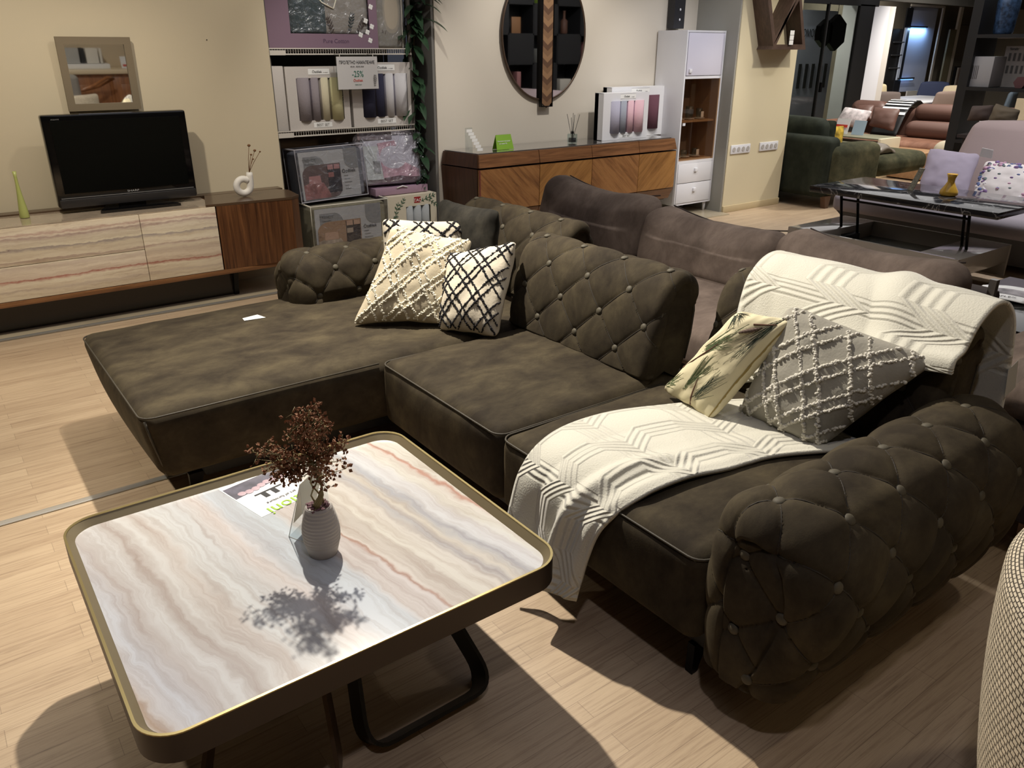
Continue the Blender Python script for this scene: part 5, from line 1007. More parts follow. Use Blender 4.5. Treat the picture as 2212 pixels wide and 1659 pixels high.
def black_marble():
    m, nt, p = NM('black_marble'); N = nt.nodes; L = nt.links; tc = N.new('ShaderNodeTexCoord'); nz = N.new('ShaderNodeTexNoise'); nz.inputs['Scale'].default_value = 3.2; nz.inputs['Detail'].default_value = 8; nz.inputs['Distortion'].default_value = 1.4; L.new(tc.outputs['Object'], nz.inputs['Vector'])
    q = N.new('ShaderNodeMath'); q.operation = 'SUBTRACT'; q.inputs[1].default_value = .5; L.new(nz.outputs['Fac'], q.inputs[0]); a = N.new('ShaderNodeMath'); a.operation = 'ABSOLUTE'; L.new(q.outputs[0], a.inputs[0])
    r = ramp(nt, [(0, (140, 138, 136)), (.005, (84, 83, 82)), (.012, (40, 40, 42)), (.2, (22, 22, 24)), (.5, (40, 40, 42))]); L.new(a.outputs[0], r.inputs['Fac']); L.new(r.outputs[0], p.inputs['Base Color']); p.inputs['Roughness'].default_value = .08; return m
box('table_top', 5.62, 6.40, 2.27, 3.68, .575, .62, black_marble(), lt, .002)
for y in (2.52, 2.60, 3.42, 3.50): MB().tube([(5.88+(.0 if y in (2.52, 3.50) else .10), y, .20), (5.78+(.0 if y in (2.52, 3.50) else .10), y, .575)], .011, 8).build('lift_arm', BLACK, lt, True)
MB().tube([(5.80, 2.52, .52), (5.80, 3.50, .52)], .009, 8).build('cross_bar', BLACK, lt, True)
for y in (2.56, 3.46): box('mechanism', 5.80, 6.0, y-.05, y+.05, .183, .25, BLACKM, lt, .01)
o = MB().lathe([(.045, 0), (.062, .012), (.060, .035), (.036, .075), (.024, .10), (.026, .125), (.037, .155), (.034, .155), (.022, .12)], (6.02, 2.80, .621), 24).build('pinched_vase', mat('yellow_ceramic', (214, 168, 66), .15), None, True); setp(o, 'small yellow pinched vase on the black marble table', 'vase')
o = MB().quadslab((6.02, 3.11, .621), (6.02, 3.07, .621), (6.02, 3.01, .79), (6.02, 3.05, .79), .012).build('price_card', mat('speckled_card', (176, 172, 150), .6, var=.15, vscale=60)); setp(o, 'narrow tilted price card beside the yellow vase', 'card')
# ---------------------------------------------------------------- grey sofa on the right
gs = thing('grey_sofa', 'pale mauve-grey sofa behind the black marble table', 'sofa', (7.2, 2.6, 0)); MG = mat('mauve_grey_cloth', (150, 142, 146), .9, sheen=.2, bump=.2, bscale=200); MGL = mat('pinkish_back_cloth', (160, 142, 138), .9, sheen=.2, bump=.2, bscale=200); MGD = mat('grey_base_cloth', (84, 82, 82), .9)
softbox('seat', 6.50, 7.62, .9, 4.02, .28, .43, .05, MG, gs, .015)
MB().add([(6.66, .95, .06), (6.66, 3.80, .06), (7.6, 3.80, .06), (7.6, .95, .06), (6.53, .92, .30), (6.53, 4.0, .30), (7.6, 4.0, .30), (7.6, .92, .30)], [[0, 1, 2, 3], [7, 6, 5, 4], [0, 4, 5, 1], [1, 5, 6, 2], [2, 6, 7, 3], [3, 7, 4, 0]]).build('base', MGD, gs)
softbox('backrest', 7.45, 7.66, .9, 3.55, .40, 1.02, .06, MGL, gs, .03, lambda P: (P[0]+(P[2]-.4)*.3, P[1]+(P[2]-.4)*-.12*(1 if P[1] > 3 else 0), P[2])); softbox('back_cushion', 7.20, 7.44, .95, 2.55, .43, .72, .07, MGL, gs, .03)
for x, y in ((6.75, 3.7), (7.5, 3.7), (6.75, 1.1), (7.5, 1.1)): box('leg', x-.02, x+.02, y-.02, y+.02, 0, .06, BLACKM, gs)
c, ev, nn = pillow('cushion', [(7.32, 3.66, .80), (7.36, 3.22, .78), (7.12, 3.16, .44), (7.10, 3.58, .44)], .14, mat('lavender_cloth', (156, 146, 158), .9, sheen=.3), None, seed=14, pinch=.05); setp(c, 'plain lavender-grey cushion on the grey sofa left of the floral one', 'cushion')
c, ev, nn = pillow('cushion', [(7.08, 3.06, .77), (7.12, 2.60, .76), (6.90, 2.55, .44), (6.90, 3.03, .445)], .13, mat('floral_ground', (214, 206, 200), .85), None, seed=15, pinch=.04); setp(c, 'white cushion printed with blue and violet flowers on the grey sofa', 'cushion')
rnd = random.Random(31); FL = [mat('print_blue', (96, 108, 150), .8), mat('print_violet', (126, 100, 142), .8), mat('print_pink', (190, 150, 170), .8), mat('print_grey_green', (110, 122, 120), .8), mat('print_white', (230, 224, 224), .8)]
for k, m_ in enumerate(FL):
    mb = MB()
    for _ in range(26 if k != 4 else 18):
        a = rnd.uniform(0, 6.28); r = rnd.uniform(.55, .93); x = max(-.93, min(.93, r*math.cos(a)*1.25)); y = max(-.93, min(.93, r*math.sin(a)*1.25)); s_ = rnd.uniform(.012, .026)
        for j in range(3): mb.ball(ev(max(-.95, min(.95, x+rnd.uniform(-.03, .03))), max(-.95, min(.95, y+rnd.uniform(-.03, .03))), 1), s_*rnd.uniform(.4, 1), (.4, 1, .7), 6)
    for _ in range(2 if k < 4 else 0): mb.ball(ev(rnd.uniform(-.4, .4), rnd.uniform(-.4, .4), 1), .011, (.6, 1.4, .8), 6)
    o = mb.build('flower_print', m_, c, True); o['kind'] = 'stuff'
o = MB().quadslab((7.03, 3.09, .80), (7.03, 2.99, .79), (7.00, 2.98, .86), (7.00, 3.07, .87), .002).build('price_tag', WHITEP); setp(o, 'white paper tag between the lavender and floral cushions', 'price tag')
# ---------------------------------------------------------------- green sofa beside the pillar
gn = thing('green_sofa', 'dark green sofa with rounded arm beside the cream pillar', 'sofa', (8.2, 5.4, 0)); GV = velvet('moss_velvet', (52, 54, 40), (102, 98, 74), .5, 3); GVD = velvet('shaded_moss_velvet', (34, 38, 32), (52, 57, 48), .3, 3)
softbox('armrest', 7.86, 8.80, 4.90, 5.14, .13, .64, .09, GV, gn, .01, lambda P: (P[0], P[1], P[2]+(.02*math.sin((P[0]-7.5)*2.2) if P[2] > .4 else 0)))
softbox('backrest', 7.78, 8.04, 4.95, 7.0, .12, .74, .06, GVD, gn, .01); softbox('seat', 7.98, 8.9, 5.12, 7.0, .16, .44, .06, GVD, gn, .01); softbox('back_cushion', 7.96, 8.2, 5.20, 6.2, .44, .90, .08, GVD, gn, .02)  # darker copy of the velvet puts shade into back and seat
for x, y in ((7.92, 4.98), (8.65, 4.98)): MB().prism([(x-.05, .132), (x+.06, .132), (x+.035, 0), (x-.02, 0)], 1, y-.03, y+.03).build('leg', mat('walnut_leg', (96, 70, 52), .5), gn)
softbox('chaise_cushion', 8.92, 9.95, 4.95, 5.75, .24, .47, .09, GV, gn, .02)
c, ev, nn = pillow('cushion', [(8.20, 5.60, .88), (8.62, 5.42, .86), (8.58, 5.36, .47), (8.16, 5.52, .46)], .13, velvet('forest_velvet', (24, 30, 24), (52, 56, 40), .4, 4), None, seed=16); setp(c, 'dark green cushion standing in the green sofa', 'cushion')
c, ev, nn = pillow('cushion', [(8.66, 5.62, .78), (8.92, 5.50, .78), (8.88, 5.46, .47), (8.64, 5.58, .46)], .10, mat('mustard_cloth', (190, 158, 54), .85, var=.25, vscale=12), None, seed=17); setp(c, 'mustard yellow cushion behind the green armrest', 'cushion')
o = softbox('folded_cloth', 9.0, 9.35, 5.05, 5.40, .485, .55, .03, mat('taupe_satin', (134, 124, 112), .35), None, .02, lambda P: (P[0], P[1], P[2]+.03*math.sin(P[0]*16)*(1 if P[2] > .5 else 0))); setp(o, 'shiny taupe folded cloth on the green chaise cushion', 'cloth')
# ---------------------------------------------------------------- far showroom
def px_box(nm, pts, d, m_, par=None, **k): # slab lying in an upright plane, thickness d behind it
    return MB().quadslab(*pts, d).build(nm, m_, par)
GY = 7.6
cl = thing('glass_partition', 'dark glass sliding partition in black frame beside the white column', 'partition', (11.2, GY, 0))
g0, g1 = 9.6, 12.62
box('pane', g0, g1, GY, GY+.01, .05, 2.22, glass('smoked_pane', (204, 208, 204), .05), cl)
for x, w in ((g0, .05), (10.55, .02), (11.42, .025), (12.42, .40)): box('frame_post', x-w/2, x+w/2, GY-.02, GY+.03, 0, 2.24, BLACKM, cl)
box('frame_rail', g0, g1+.1, GY-.02, GY+.04, 2.22, 2.5, BLACKM, cl); box('frame_rail', g0, g1, GY-.02, GY+.03, 0, .06, BLACKM, cl)
for x in (10.58, 11.45): box('handle', x-.02, x+.02, GY-.05, GY-.02, 1.0, 1.14, BLACK, cl)
for k, (q, R_x) in enumerate((((1781, 72), .19), ((1803, 71), .25))):
    c_ = B(q[0], q[1], Y=GY+.25+.02*k); o = MB().prism([(c_.x+R_x*math.cos(math.radians(30+60*j)), c_.z+R_x*1.05*math.sin(math.radians(30+60*j))) for j in range(6)], 1, GY+.22, GY+.30).build('hexagon_mirror', mat('dark_hexagon', (20, 20, 22), .1)); MB().tube([(c_.x, GY+.26, c_.z), (c_.x, GY+.26, 3.29)], .004, 5).build('hanging_wire', BLACK, o); setp(o, ['smaller dark hexagonal wall piece behind the glass partition', 'larger dark hexagonal wall piece with a lamp behind the partition'][k], 'wall decoration')
ps = thing('lettered_poster', 'tall grey poster with black lettering behind the glass partition', 'poster', (11.4, 8.9, .8)); a = B(1722, 20, Y=8.9); b = B(1778, 155, Y=8.9); box('poster_sheet', a.x, b.x+.2, 8.9, 8.92, .02, a.z, mat('poster_grey', (150, 154, 170), .7), ps)
text('poster_text', 'ПРОМОЦИИ 2024', (a.x+.62*(b.x-a.x), 8.895, a.z-.42), .17, (1, 0, 0), (0, 0, 1), INK, ps, sx=.8)
for k in range(5): box('door_picture', a.x+.25+.19*k, a.x+.33+.19*k, 8.89, 8.9, a.z-1.25, a.z-.85, INK, ps)
fb = thing('cream_sofa', 'cream and green sofa seen through the glass partition', 'sofa', (12.2, 8.4, 0)); CRM = mat('cream_boucle', (182, 180, 158), .9)
softbox('backrest', 10.9, 12.7, 9.3, 9.55, .3, .90, .08, mat('brown_headboard', (74, 58, 48), .6), fb, .01); softbox('seat', 11.0, 12.7, 8.2, 9.3, .2, .46, .08, mat('sage_cloth', (96, 102, 84), .9), fb, .01); softbox('armrest', 10.95, 11.35, 8.1, 9.3, .2, .80, .16, CRM, fb, .02); box('base', 11, 12.6, 8.3, 9.4, 0, .2, BLACKM, fb)
for k, (x, m_, lb) in enumerate(((11.65, mat('beige_cushion_cloth', (160, 150, 132), .9), 'beige cushion on the cream sofa behind the glass'), (12.15, mat('stone_cushion_cloth', (150, 146, 130), .9), 'stone-coloured cushion in film on the cream sofa behind the glass'), (12.45, mat('olive_cushion_cloth', (140, 132, 66), .9), 'olive-yellow cushion on the cream sofa behind the glass'))):
    c, ev, nn = pillow('cushion', [(x-.3, 9.15, .98), (x+.3, 9.15, .98), (x+.28, 8.95, .48), (x-.28, 8.95, .48)], .16, m_, None, n=14, seed=20+k); setp(c, lb, 'cushion')
struct(box('wall_column', B(1853, 8, Y=8).x, B(1925, 8, Y=8).x, 8.0, 8.25, 0, 2.27, mat('white_column', (206, 206, 210), .8)))
struct(box('wall_column_side', B(1925, 8, Y=8).x, B(1925, 8, Y=8).x+.18, 8.0, 8.25, 0, 2.27, mat('pale_column', (196, 190, 182), .8)))
struct(box('wall_lintel', 10.5, 21, 8.1, 8.2, 2.36, 3.3, DARKW))
# wardrobe and mirror wall
wr = thing('wardrobe', 'dark wardrobe with a tall blue-lit panel at the far wall', 'wardrobe', (16.5, 10.2, 0)); YW = 10.3
def pp(x, y): v = B(x, y, Y=YW); return (v.x, v.z)
def panel(nm, x0, y0, x1, y1, m_, par, dy=0, d=.03):
    a = pp(x0, y0); b = (pp(x1, y0)[0], pp(x0, y1)[1]); return box(nm, min(a[0], b[0]), max(a[0], b[0]), YW-dy-d, YW-dy, min(a[1], b[1]), max(a[1], b[1]), m_, par)
panel('side_panel', 1926, 62, 1948, 200, mat('wardrobe_black', (30, 30, 32), .4), wr, .02); panel('back_panel', 1966, 15, 2025, 197, mat('pale_blue_panel', (176, 184, 206), .5), wr, .0)
panel('door_edge', 1948, 60, 1953, 172, mat('pale_edge', (186, 196, 216), .5), wr, .06); panel('side_panel', 1955, 17, 1968, 197, mat('wardrobe_black_b', (26, 28, 34), .4), wr, .04); BLU = mat('blue_led', (120, 180, 255), .5, emit=1.5)
panel('light_bar', 1962, 59, 1990, 61, BLU, wr, .08); panel('light_bar', 1938, 171, 1962, 173, BLU, wr, .08); panel('shelf', 1954, 56, 1993, 59, BLACKM, wr, .10); panel('shelf', 1930, 168, 1964, 171, BLACKM, wr, .10)
l_ = bpy.data.lights.new('led_strip_lamp', 'AREA'); l_.shape = 'RECTANGLE'; l_.size = .8; l_.size_y = .05; l_.energy = 6; l_.color = (.4, .65, 1); lo_ = bpy.data.objects.new('led_strip_lamp', l_); COL.objects.link(lo_); a_ = pp(1978, 63); lo_.location = (a_[0], YW-.14, a_[1]); lo_.rotation_euler = (math.radians(25), 0, 0)
for k in range(3): panel('shelf', 1924-5*k, 90+28*k, 1946-5*k, 92+28*k, mat('wardrobe_shelf', (70, 70, 72), .5), wr, .06)
mf = thing('tall_mirror', 'tall white-framed mirror standing by the far wall', 'mirror', (18, 10, 0)); WFR = mat('silver_frame', (196, 190, 182), .4); panel('frame', 2025, 14, 2029, 262, WFR, mf, .12); panel('frame', 1956, 9, 2027, 14, WFR, mf, .12); panel('frame_foot', 1945, 196, 2004, 214, mat('pale_plinth', (190, 188, 184), .7), mf, .14)
a_ = pp(2054, 16); b_ = pp(2060, 16); o = box('white_panel_edge', a_[0], b_[0], YW-.25, YW-.2, 0, a_[1], mat('white_edge', (224, 216, 204), .6)); setp(o, 'narrow upright white panel edge right of the tall mirror', 'panel')
o = panel('display_door', 2022, 64, 2036, 262, mat('dark_olive_door', (112, 106, 84), .6), None, .3, .04); setp(o, 'olive door panel between the mirror and the white panel edge', 'door panel')
fd = thing('framed_panel', 'taupe framed wall panel behind the clothes rail', 'panel', (19, 10, 0)); TP_ = mat('taupe_wall_panel', (104, 96, 86), .8); panel('panel', 2058, 52, 2098, 252, TP_, fd, .1); panel('panel_moulding', 2088, 52, 2092, 170, mat('moulding', (128, 118, 106), .6), fd, .15); panel('panel_moulding', 2058, 52, 2098, 56, mat('moulding_top', (84, 76, 68), .6), fd, .15)
cr_ = thing('clothes_rail', 'rail of hanging patterned dark and white samples', 'rail', (17, 9.6, 0)); rnd = random.Random(9)
for k in range(16):
    x = 2036+3.4*k; panel('hanging_sample', x, 146+rnd.uniform(-2, 2), x+2.6, 184, mat('sample_%s' % ('dark', 'white', 'brown')[k % 3], ((34, 28, 28), (176, 168, 162), (84, 62, 52))[k % 3], .7), cr_, .3+.02*(k % 3), .02)
panel('rail_bar', 2034, 143, 2092, 145, BLACK, cr_, .3)
for xx in (2036, 2088): a_ = pp(xx, 144); box('rail_post', a_[0]-.02, a_[0]+.02, YW-.34, YW-.30, 0, a_[1], BLACK, cr_)
# dining set
dt = thing('dining_table', 'white dining table in the far showroom', 'dining table', (15.4, 8.1, 0)); a = B(1925, 212, z=.76); b = B(2062, 222, z=.76)
MB().box(14.3, 16.6, 7.5, 8.7, .73, .76, .01).build('table_top', WHITE, dt, 'auto')
for x, y in ((14.5, 7.7), (16.4, 7.7), (14.5, 8.5), (16.4, 8.5)): box('leg', x-.03, x+.03, y-.03, y+.03, 0, .73, WHITE, dt)
def chair(label, x, y, ang, c_, h=.92, w=.5):
    t = thing('dining_chair', label, 'chair', (x, y, 0), 'dining chairs'); m_ = mat('chair_cloth', c_, .8); TM.append(Matrix.Translation((x, y, 0)) @ Matrix.Rotation(ang, 4, 'Z'))
    WL[t.name] = Vector((x, y, 0))
    softbox('seat', -w/2, w/2, -.22, .25, .40, .49, .035, m_, t, .01, n=4, k=3); softbox('backrest', -w/2, w/2, -.30, -.22, .42, h, .035, m_, t, .02, lambda P: (P[0]*(1-.35*max(0, P[2]-.6)), P[1]-.12*(P[2]-.4)+.35*P[0]*P[0], P[2]), n=6, k=3)
    for lx in (-.2, .2):
        for ly in (-.2, .2): MB().tube([(lx, ly, .42), (lx*1.15, ly*1.15, 0)], .012, 6).build('leg', BLACK, t)
    TM.pop()
chair('pale pink dining chair at the left end of the white table', 14.8, 8.95, 2.8, (206, 168, 150)); chair('dark taupe dining chair with its back to the tan sofa', 14.3, 8.3, -.4, (104, 92, 86), .9, .62); chair('cream quilted dining chair behind the white table, left', 16.0, 8.95, 3.1, (212, 196, 158), .95); chair('navy dining chair behind the white table', 17.1, 8.7, 2.0, (34, 44, 74), .98, .6)
chair('cream channel-back dining chair right of the navy one', 16.0, 7.95, 1.2, (214, 198, 166), .96, .64); chair('brown-grey dining chair in front of the white table', 15.0, 7.48, -.5, (128, 110, 100), .92, .62); chair('slate blue dining chair half hidden by the black shelf post', 16.2, 7.1, .2, (74, 86, 98), .9, .5)
# tan leather sofa
ts = thing('tan_sofa', 'long tan leather sofa with stacked roll cushions in the far showroom', 'sofa', (11.6, 6.3, 0)); TL = velvet('tan_leather', (112, 78, 62), (150, 112, 92), .1, 3, .45); TLD = mat('brown_leather', (104, 76, 66), .45)
softbox('seat', 11.12, 12.0, 4.3, 7.30, .26, .42, .06, TL, ts, .02); box('base', 11.05, 12.3, 4.35, 7.25, .06, .27, mat('dark_tan_base', (88, 62, 50), .6), ts, .02); softbox('backrest', 12.02, 12.3, 4.3, 7.30, .3, .80, .08, TLD, ts, .01)
for y0, y1 in ((4.40, 6.28), (6.74, 7.30)): softbox('back_roll', 11.88, 12.12, y0, y1, .66, .88, .10, TLD, ts, .01)
softbox('back_roll', 11.62, 11.87, 4.45, 6.24, .43, .66, .10, TLD, ts, .01); softbox('armrest', 11.15, 12.0, 7.31, 7.50, .2, .60, .08, TL, ts, .01)
for x, y in ((11.1, 4.5), (11.1, 7.2), (12.2, 4.5), (12.2, 7.2)): box('leg', x-.03, x+.03, y-.03, y+.03, 0, .06, BLACKM, ts)
for k, (q4, m_, lb) in enumerate((
    ([(1825, 230), (1886, 240), (1862, 280), (1802, 268)], mat('white_pattern_cloth', (206, 196, 196), .7, var=.12, vscale=18), 'white patterned cushion in plastic on the tan sofa'),
    ([(1888, 231), (1946, 235), (1930, 285), (1876, 272)], TLD, 'brown satin cushion on the tan sofa right of the patterned one'),
    ([(1846, 228), (1890, 226), (1884, 262), (1846, 258)], TLD, 'brown satin cushion half hidden behind the patterned one'))):
    XX = (11.35, 11.45, 11.75)[k]; P = [B(q[0], q[1], X=XX+(.12 if j < 2 else 0)) for j, q in enumerate(q4)]; c, ev, nn = pillow('cushion', P, .16, m_, None, n=16, seed=40+k); setp(c, lb, 'cushion')
sv = thing('striped_throw', 'black and white striped throw over the tan sofa back', 'blanket', (12, 6.5, .4)); 
surf('throw_cloth', lambda u, v: Vector(cr([(11.62, 0, .43), (11.80, 0, .74), (11.97, 0, .87), (12.15, 0, .90), (12.33, 0, .80)], u))+Vector((-.02, 6.32+.40*v, .01)), 20, 8, BLACKM, sv, .01)
for k in range(8): u0 = .22+.09*k; surf('white_stripe', lambda u, v, u0=u0: Vector(cr([(11.62, 0, .43), (11.80, 0, .74), (11.97, 0, .87), (12.15, 0, .90), (12.33, 0, .80)], u0+.035*u))+Vector((-.028, 6.325+.39*v, .018)), 2, 6, WHITEP, sv)
# nest of tables, wooden box
nt_ = thing('nesting_tables', 'nest of pale rounded tables in front of the tan sofa', 'nesting tables', (10.6, 6.4, 0)); PLY = mat('cream_plywood', (214, 202, 174), .5); SGN = mat('sage_top', (124, 122, 100), .4)
for k, (x, y, z, w) in enumerate(((10.55, 6.2, .52, .5), (10.45, 6.25, .45, .42), (10.38, 6.3, .38, .34))):
    box('table_top', x-w/2, x+w/2, y-.36+.05*k, y+.62-.07*k, z-.02, z, (SGN, SGN, PLY)[k], nt_, .008); box('side_panel', x-w/2, x+w/2, y-.40+.05*k, y-.36+.05*k, 0, z, PLY, nt_, .01); box('side_panel', x-w/2, x+w/2, y+.60-.07*k, y+.64-.07*k, 0, z, PLY, nt_, .01)
sc_ = thing('price_card', 'standing price card with red band on the nesting tables', 'card', (10.6, 6.5, .52)); MB().quadslab((10.5, 6.62, .525), (10.5, 6.42, .525), (10.55, 6.42, .72), (10.55, 6.62, .72), .004).build('card', WHITEP, sc_); MB().quadslab((10.49, 6.61, .61), (10.49, 6.43, .61), (10.50, 6.43, .645), (10.50, 6.61, .645), .004).build('red_band', RED_INK, sc_)
o = MB().quadslab((10.5, 6.36, .525), (10.5, 6.18, .525), (10.55, 6.18, .71), (10.55, 6.36, .71), .004).build('price_card', mat('pale_blue_card', (166, 186, 200), .6)); setp(o, 'pale blue card right of the red-banded price card', 'card')
o = box('wooden_cube', 10.6, 11.1, 5.35, 5.95, .02, .36, wood('pine_wood', [(.3, (146, 110, 78)), (.7, (176, 140, 102))], (1, 6, 8)), None, .006); setp(o, 'pale wooden block table by the tan sofa', 'side table')
# beige armchair edge and cushion near the post
bg = thing('beige_armchair', 'beige rolled armchair arm left of the black shelf post', 'armchair', (10.2, 4.9, 0)); softbox('armrest', 10.0, 10.45, 4.74, 4.98, .1, .58, .10, mat('beige_arm_cloth', (196, 184, 160), .9), bg, .01); softbox('seat', 10.25, 10.6, 4.2, 4.74, .12, .42, .06, mat('beige_seat_cloth', (186, 174, 150), .9), bg, .01)
# black shelf unit
XS = 8.3; su = thing('shelf_unit', 'tall black metal shelf unit at the right edge of the view', 'shelf unit', (XS, 3.4, 0)); BSH = mat('black_shelf', (36, 36, 38), .5)
def sp_(x, y): return B(x, y, X=XS)
y_l = sp_(2106, 0).y; box('post', XS, XS+.42, y_l-.09, y_l, 0, 2.3, BSH, su)
z1 = sp_(2100, 77).z; z2 = sp_(2085, 190).z; y_r = 2.7
for z in (z1, z2, .78): box('shelf_board', XS, XS+.42, y_r, y_l-.09, z-.02, z+.01, BSH, su)
box('post', XS, XS+.42, y_r-.06, y_r, 0, 2.3, BSH, su)
v_ = sp_(2152, 70); bvs = MB().lathe([(.075, 0), (.085, .02), (.095, .22), (.098, .28), (.07, .33), (.045, .37), (.045, .45), (.05, .47)], (XS+.2, v_.y+.03, z1+.011), 28).build('tall_vase', mat('blue_relief_ceramic', (66, 90, 124), .3, bump=.8, bscale=30, var=.3, vscale=30), None, True); setp(bvs, 'tall blue vase with carved pattern on the black shelf unit', 'vase')
o = box('display_box', XS+.05, XS+.3, sp_(2138, 150).y, sp_(2092, 150).y, z2+.011, z2+.28, mat('white_display_box', (196, 196, 200), .5), None, .004); setp(o, 'white display box with grey lines on the black shelf', 'box')
for k in range(5): box('printed_line', XS+.046, XS+.05, o.location.y+.03+.015*k, o.location.y+.035+.015*k, z2+.08, z2+.2, GREYINK, o)
pb2 = thing('catalogue_board', 'white board with rows of small dark door pictures on the black shelf', 'board', (XS+.33, 3.5, z2)); yb0, yb1 = sp_(2192, 150).y, sp_(2128, 150).y; box('board', XS+.33, XS+.34, yb0, yb1, z2+.011, z2+.37, mat('board_white', (206, 200, 194), .6), pb2)
for r in range(2):
    for k in range(6): box('door_picture', XS+.326, XS+.33, yb1-.04-.043*k-.02, yb1-.04-.043*k, z2+.24-.11*r-.0, z2+.31-.11*r, GREYINK, pb2)
text('board_text', 'Serafir', (XS+.325, yb1-.08, z2+.335), .03, (0, -1, 0), (0, 0, 1), INK, pb2)
MRN = mat('maroon_box', (112, 74, 78), .5)
for k, (yy, rr_, lb) in enumerate(((3.47, .055, 'maroon hexagonal box lying flat on the black shelf'), (3.36, .075, 'larger maroon hexagonal box leaning on the other one'))):
    o = MB().prism([(yy+rr_*math.cos(math.radians(60*j)), z2+.012+rr_*.87+rr_*math.sin(math.radians(60*j))) for j in range(6)], 0, XS+.06, XS+.16).build('hexagonal_box', MRN); setp(o, lb, 'box')
hp = thing('trailing_plant', 'trailing green plant hanging over the black shelf unit', 'plant', (XS+.15, 3.15, z1)); rnd = random.Random(44); MB().lathe([(.06, 0), (.08, .10), (.075, .10)], (XS+.2, 3.1, z1+.012), 14).build('pot', WHITE, hp, True)
for s_ in range(7):
    y0 = 3.10+.045*s_; pts = [Vector((XS+.2, 3.1, z1+.11)), Vector((XS+.02, y0, z1+.16)), Vector((XS-.03, y0, z1-.02))]+[Vector((XS-.04, y0+rnd.uniform(-.02, .02), z1-.06*j-.02)) for j in range(1, 3+s_ % 4)]; pts[0:0] = []; MB().tube(pts, .003, 4).build('vine', PLF, hp); mb = MB()
    for j in range(26):
        p_ = cr(pts, rnd.random())+Vector([rnd.uniform(-.03, .03) for _ in range(3)])+Vector((0, 0, rnd.uniform(0, .05))); a = rnd.uniform(0, 6.28); d = Vector((-.3, math.cos(a), math.sin(a))).normalized()*.032; w = d.cross(Vector((1, 0, 0))).normalized()*.013; mb.add([p_, p_+d*.5+w, p_+d, p_+d*.5-w], [[0, 1, 2, 3]])
    o = mb.build('leaves', PLF, hp); o['kind'] = 'stuff'
# desk behind the shelf
dk = thing('white_desk', 'white desk with papers behind the black shelf unit', 'desk', (9.6, 3.9, 0)); box('desk_top', 9.2, 10.2, 2.2, 4.35, .70, .73, WHITE, dk, .005); box('back_board', 10.15, 10.2, 2.2, 4.2, .73, 1.1, mat('oak_back_board', (188, 170, 140), .6), dk)
for x, y in ((9.25, 4.25), (10.1, 4.25), (9.25, 2.3), (10.1, 2.3)): box('leg', x-.025, x+.025, y-.025, y+.025, 0, .70, WHITE, dk)
for k, (y, h, lb) in enumerate(((4.12, .22, 'grey sheet of pictures standing on the white desk'), (3.72, .17, 'white price card on the white desk'), (3.48, .2, 'price card with red band at the right of the white desk'))):
    o = box('price_card', 9.32, 9.325, y-.07, y+.07, .731, .731+h, WHITEP, None); setp(o, lb, 'card')
    if k == 2: box('red_band', 9.315, 9.32, y-.065, y+.065, .80, .83, RED_INK, o)
for k, (q4, c_, lb) in enumerate((([(2100, 228), (2148, 226), (2142, 262), (2088, 262)], (92, 78, 72), 'dark brown cushion right of the black shelf post'), ([(2150, 222), (2205, 238), (2195, 268), (2130, 268)], (116, 104, 86), 'olive grey rounded cushion behind the grey sofa back'))):
    P = [B(q[0], q[1], X=8.1) for q in q4]; c, ev, nn = pillow('cushion', P, .14, mat('cushion_cloth', c_, .85), None, n=16, seed=60+k); setp(c, lb, 'cushion')
cc = thing('console_table', 'low console behind the grey sofa carrying two cushions', 'console', (8.1, 3.3, 0)); box('console_top', 7.98, 8.26, 2.4, 3.75, .84, .87, TAUPED, cc); box('console_panel', 8.0, 8.24, 2.45, 3.70, 0, .84, TAUPED, cc)
# ---------------------------------------------------------------- woven tub chair, front right
wv = thing('woven_chair', 'beige woven rope tub chair cut off at the lower right corner', 'armchair', (1.62, 0.0, 0))
def weave():
    m, nt, p = NM('beige_weave'); N = nt.nodes; L = nt.links; tc = N.new('ShaderNodeTexCoord'); mp = N.new('ShaderNodeMapping'); mp.inputs['Scale'].default_value = (150, 62, 1); L.new(tc.outputs['UV'], mp.inputs[0]); br = N.new('ShaderNodeTexBrick'); br.inputs['Scale'].default_value = 1; br.inputs['Brick Width'].default_value = 1; br.inputs['Row Height'].default_value = .6; br.inputs['Mortar Size'].default_value = .12; br.inputs['Mortar Smooth'].default_value = 1
    br.inputs['Color1'].default_value = lin((222, 208, 182)); br.inputs['Color2'].default_value = lin((200, 188, 164)); br.inputs['Mortar'].default_value = lin((112, 100, 84)); L.new(mp.outputs[0], br.inputs['Vector']); L.new(br.outputs['Color'], p.inputs['Base Color']); b = N.new('ShaderNodeBump'); b.inputs['Strength'].default_value = 1; b.inputs['Distance'].default_value = .006; b.invert = True; L.new(br.outputs['Fac'], b.inputs['Height']); L.new(b.outputs[0], p.inputs['Normal']); p.inputs['Roughness'].default_value = .9; return m
WV = weave(); wcx, wcy = 1.625, -.03
def shell(u, v):
    a = math.radians(40+250*u); t = v
    if t < .45: r = .42+.075*math.sin(t/.45*1.5); z = .14+.58*t/.45
    elif t < .6: k = (t-.45)/.15*math.pi; r = .495-.035*(1-math.cos(k)); z = .72+.035*math.sin(k)
    else: k = (t-.6)/.4; r = .425-.05*k; z = .72-.34*k
    z2 = z+(.0) if z < .3 else z-.10*max(0, math.cos(a-math.radians(165)))*0; return Vector((wcx+r*math.cos(a), wcy+r*math.sin(a), z2))
surf('shell', shell, 90, 50, WV, wv); softbox('seat_cushion', 1.36, 1.98, -.34, .30, .36, .46, .05, mat('tan_seat_cloth', (150, 116, 74), .9, bump=.4, bscale=150), wv, .02)
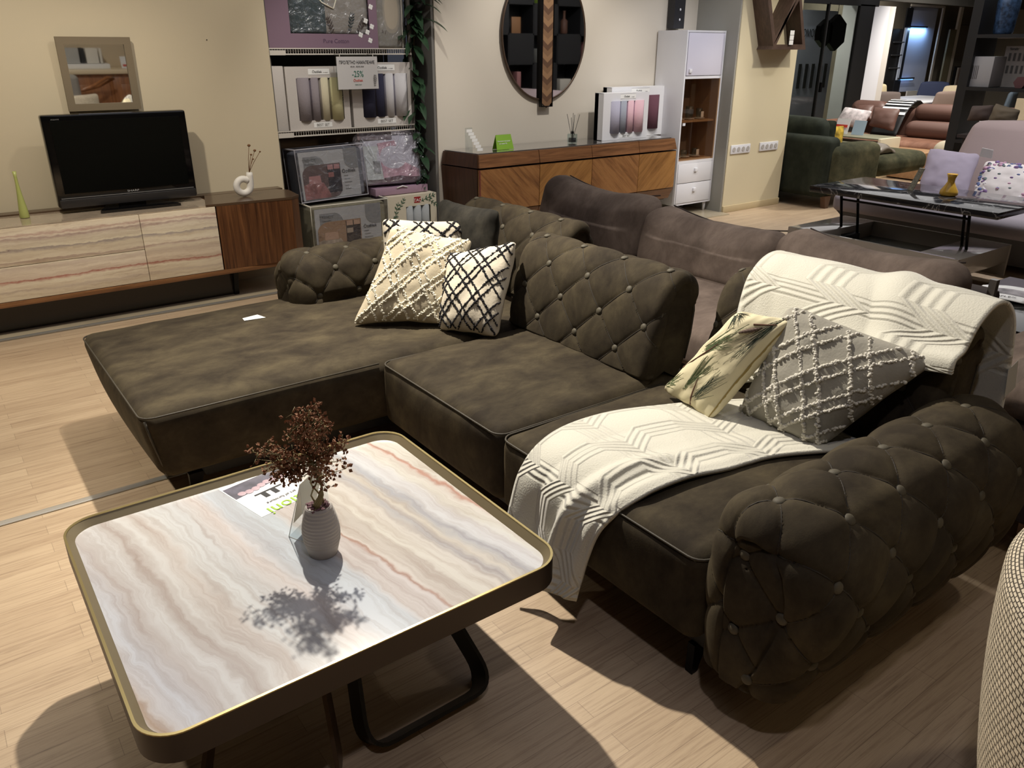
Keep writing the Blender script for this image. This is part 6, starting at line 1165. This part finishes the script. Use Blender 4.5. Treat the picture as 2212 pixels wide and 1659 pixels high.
for a in (60, 150, 210, 300): MB().tube([(wcx+.33*math.cos(math.radians(a)), wcy+.33*math.sin(math.radians(a)), .36), (wcx+.40*math.cos(math.radians(a)), wcy+.40*math.sin(math.radians(a)), 0)], .016, 8).build('leg', mat('oak_round_leg', (140, 108, 76), .5), wv, True)
# ---------------------------------------------------------------- shelf reflected in the oval mirror
rs = thing('bookshelf', 'black bookshelf with closed squares seen in the oval mirror', 'bookshelf', (8.8, 1.0, 0)); BK = mat('black_bookshelf', (30, 31, 34), .5)
xs = [7.5, 8.0, 8.5, 9.0, 9.5, 10.0]; zs_ = [.05, .5, .93, 1.38, 1.82, 2.26, 2.6]
box('back_panel', 7.5, 10.0, .58, .6, .05, 2.6, BK, rs)
for z in zs_: box('shelf_board', 7.5, 10.02, .6, .98, z-.012, z+.012, BK, rs)
for i, x in enumerate(xs): box('upright', x, x+.02, .6, .98, .05, 2.6, BK, rs)
for i in range(5):
    for j in range(6):
        if (i+j) % 2 == 0: box('door', xs[i]+.02, xs[i+1], .965, .985, zs_[j]+.012, zs_[j+1]-.012, BK, rs)
rnd = random.Random(17); kk = 0
ITM = [(('white patterned gift box', (210, 206, 196)), 'box'), (('terracotta brown tall bottle', (96, 66, 54)), 'bottle'), (('stack of pale boxes', (196, 190, 160)), 'box'), (('red and white zigzag folder', (170, 120, 120)), 'folder'), (('wooden photo frame', (150, 110, 76)), 'frame'), (('small orange figure', (200, 96, 50)), 'figure'), (('grey folded basket', (150, 152, 150)), 'basket'), (('lime green card box', (130, 160, 60)), 'box')]
ROWN = ['bottom', 'second', 'third', 'fourth', 'fifth', 'top']; COLN = ['first', 'second', 'third', 'fourth', 'fifth']
for i in range(5):
    for j in range(1, 6):
        if (i+j) % 2 == 0: continue
        (nm, c_), ct_ = ITM[kk % 8]; kk += 1; x = xs[i]+.25; z = zs_[j]+.013; lb = '%s in the %s row, %s column of the reflected bookshelf' % (nm, ROWN[j], COLN[4-i]); m_ = mat('item_'+ct_, c_, .6)
        if ct_ == 'bottle': o = MB().lathe([(.05, 0), (.06, .02), (.06, .2), (.02, .24), (.02, .34), (.028, .35)], (x, .85, z), 16).build('tall_bottle', m_, None, True)
        elif ct_ == 'figure': o = MB().ball((x, .85, z+.05), .05, (1, .8, 1), 10).ball((x, .85, z+.12), .03, (1, 1, 1), 8).build('small_figure', m_, None, True)
        elif ct_ == 'frame': o = box('photo_frame', x-.09, x+.09, .84, .86, z, z+.24, m_, None, .004)
        elif ct_ == 'folder': o = box('folder', x-.04, x+.04, .72, .94, z, z+.32, m_, None, .003)
        else: o = box({'box': 'gift_box', 'basket': 'basket'}[ct_], x-.12, x+.12, .75, .93, z, z+rnd.uniform(.10, .22), m_, None, .006)
        setp(o, lb, ct_)

for x in (2.79, 3.07): MB().tube([(x, 5.996, 1.54), (x, 5.998, 1.565), (x, 6.088, 1.566)], .003, 5).build('hook', WIRE, sg)
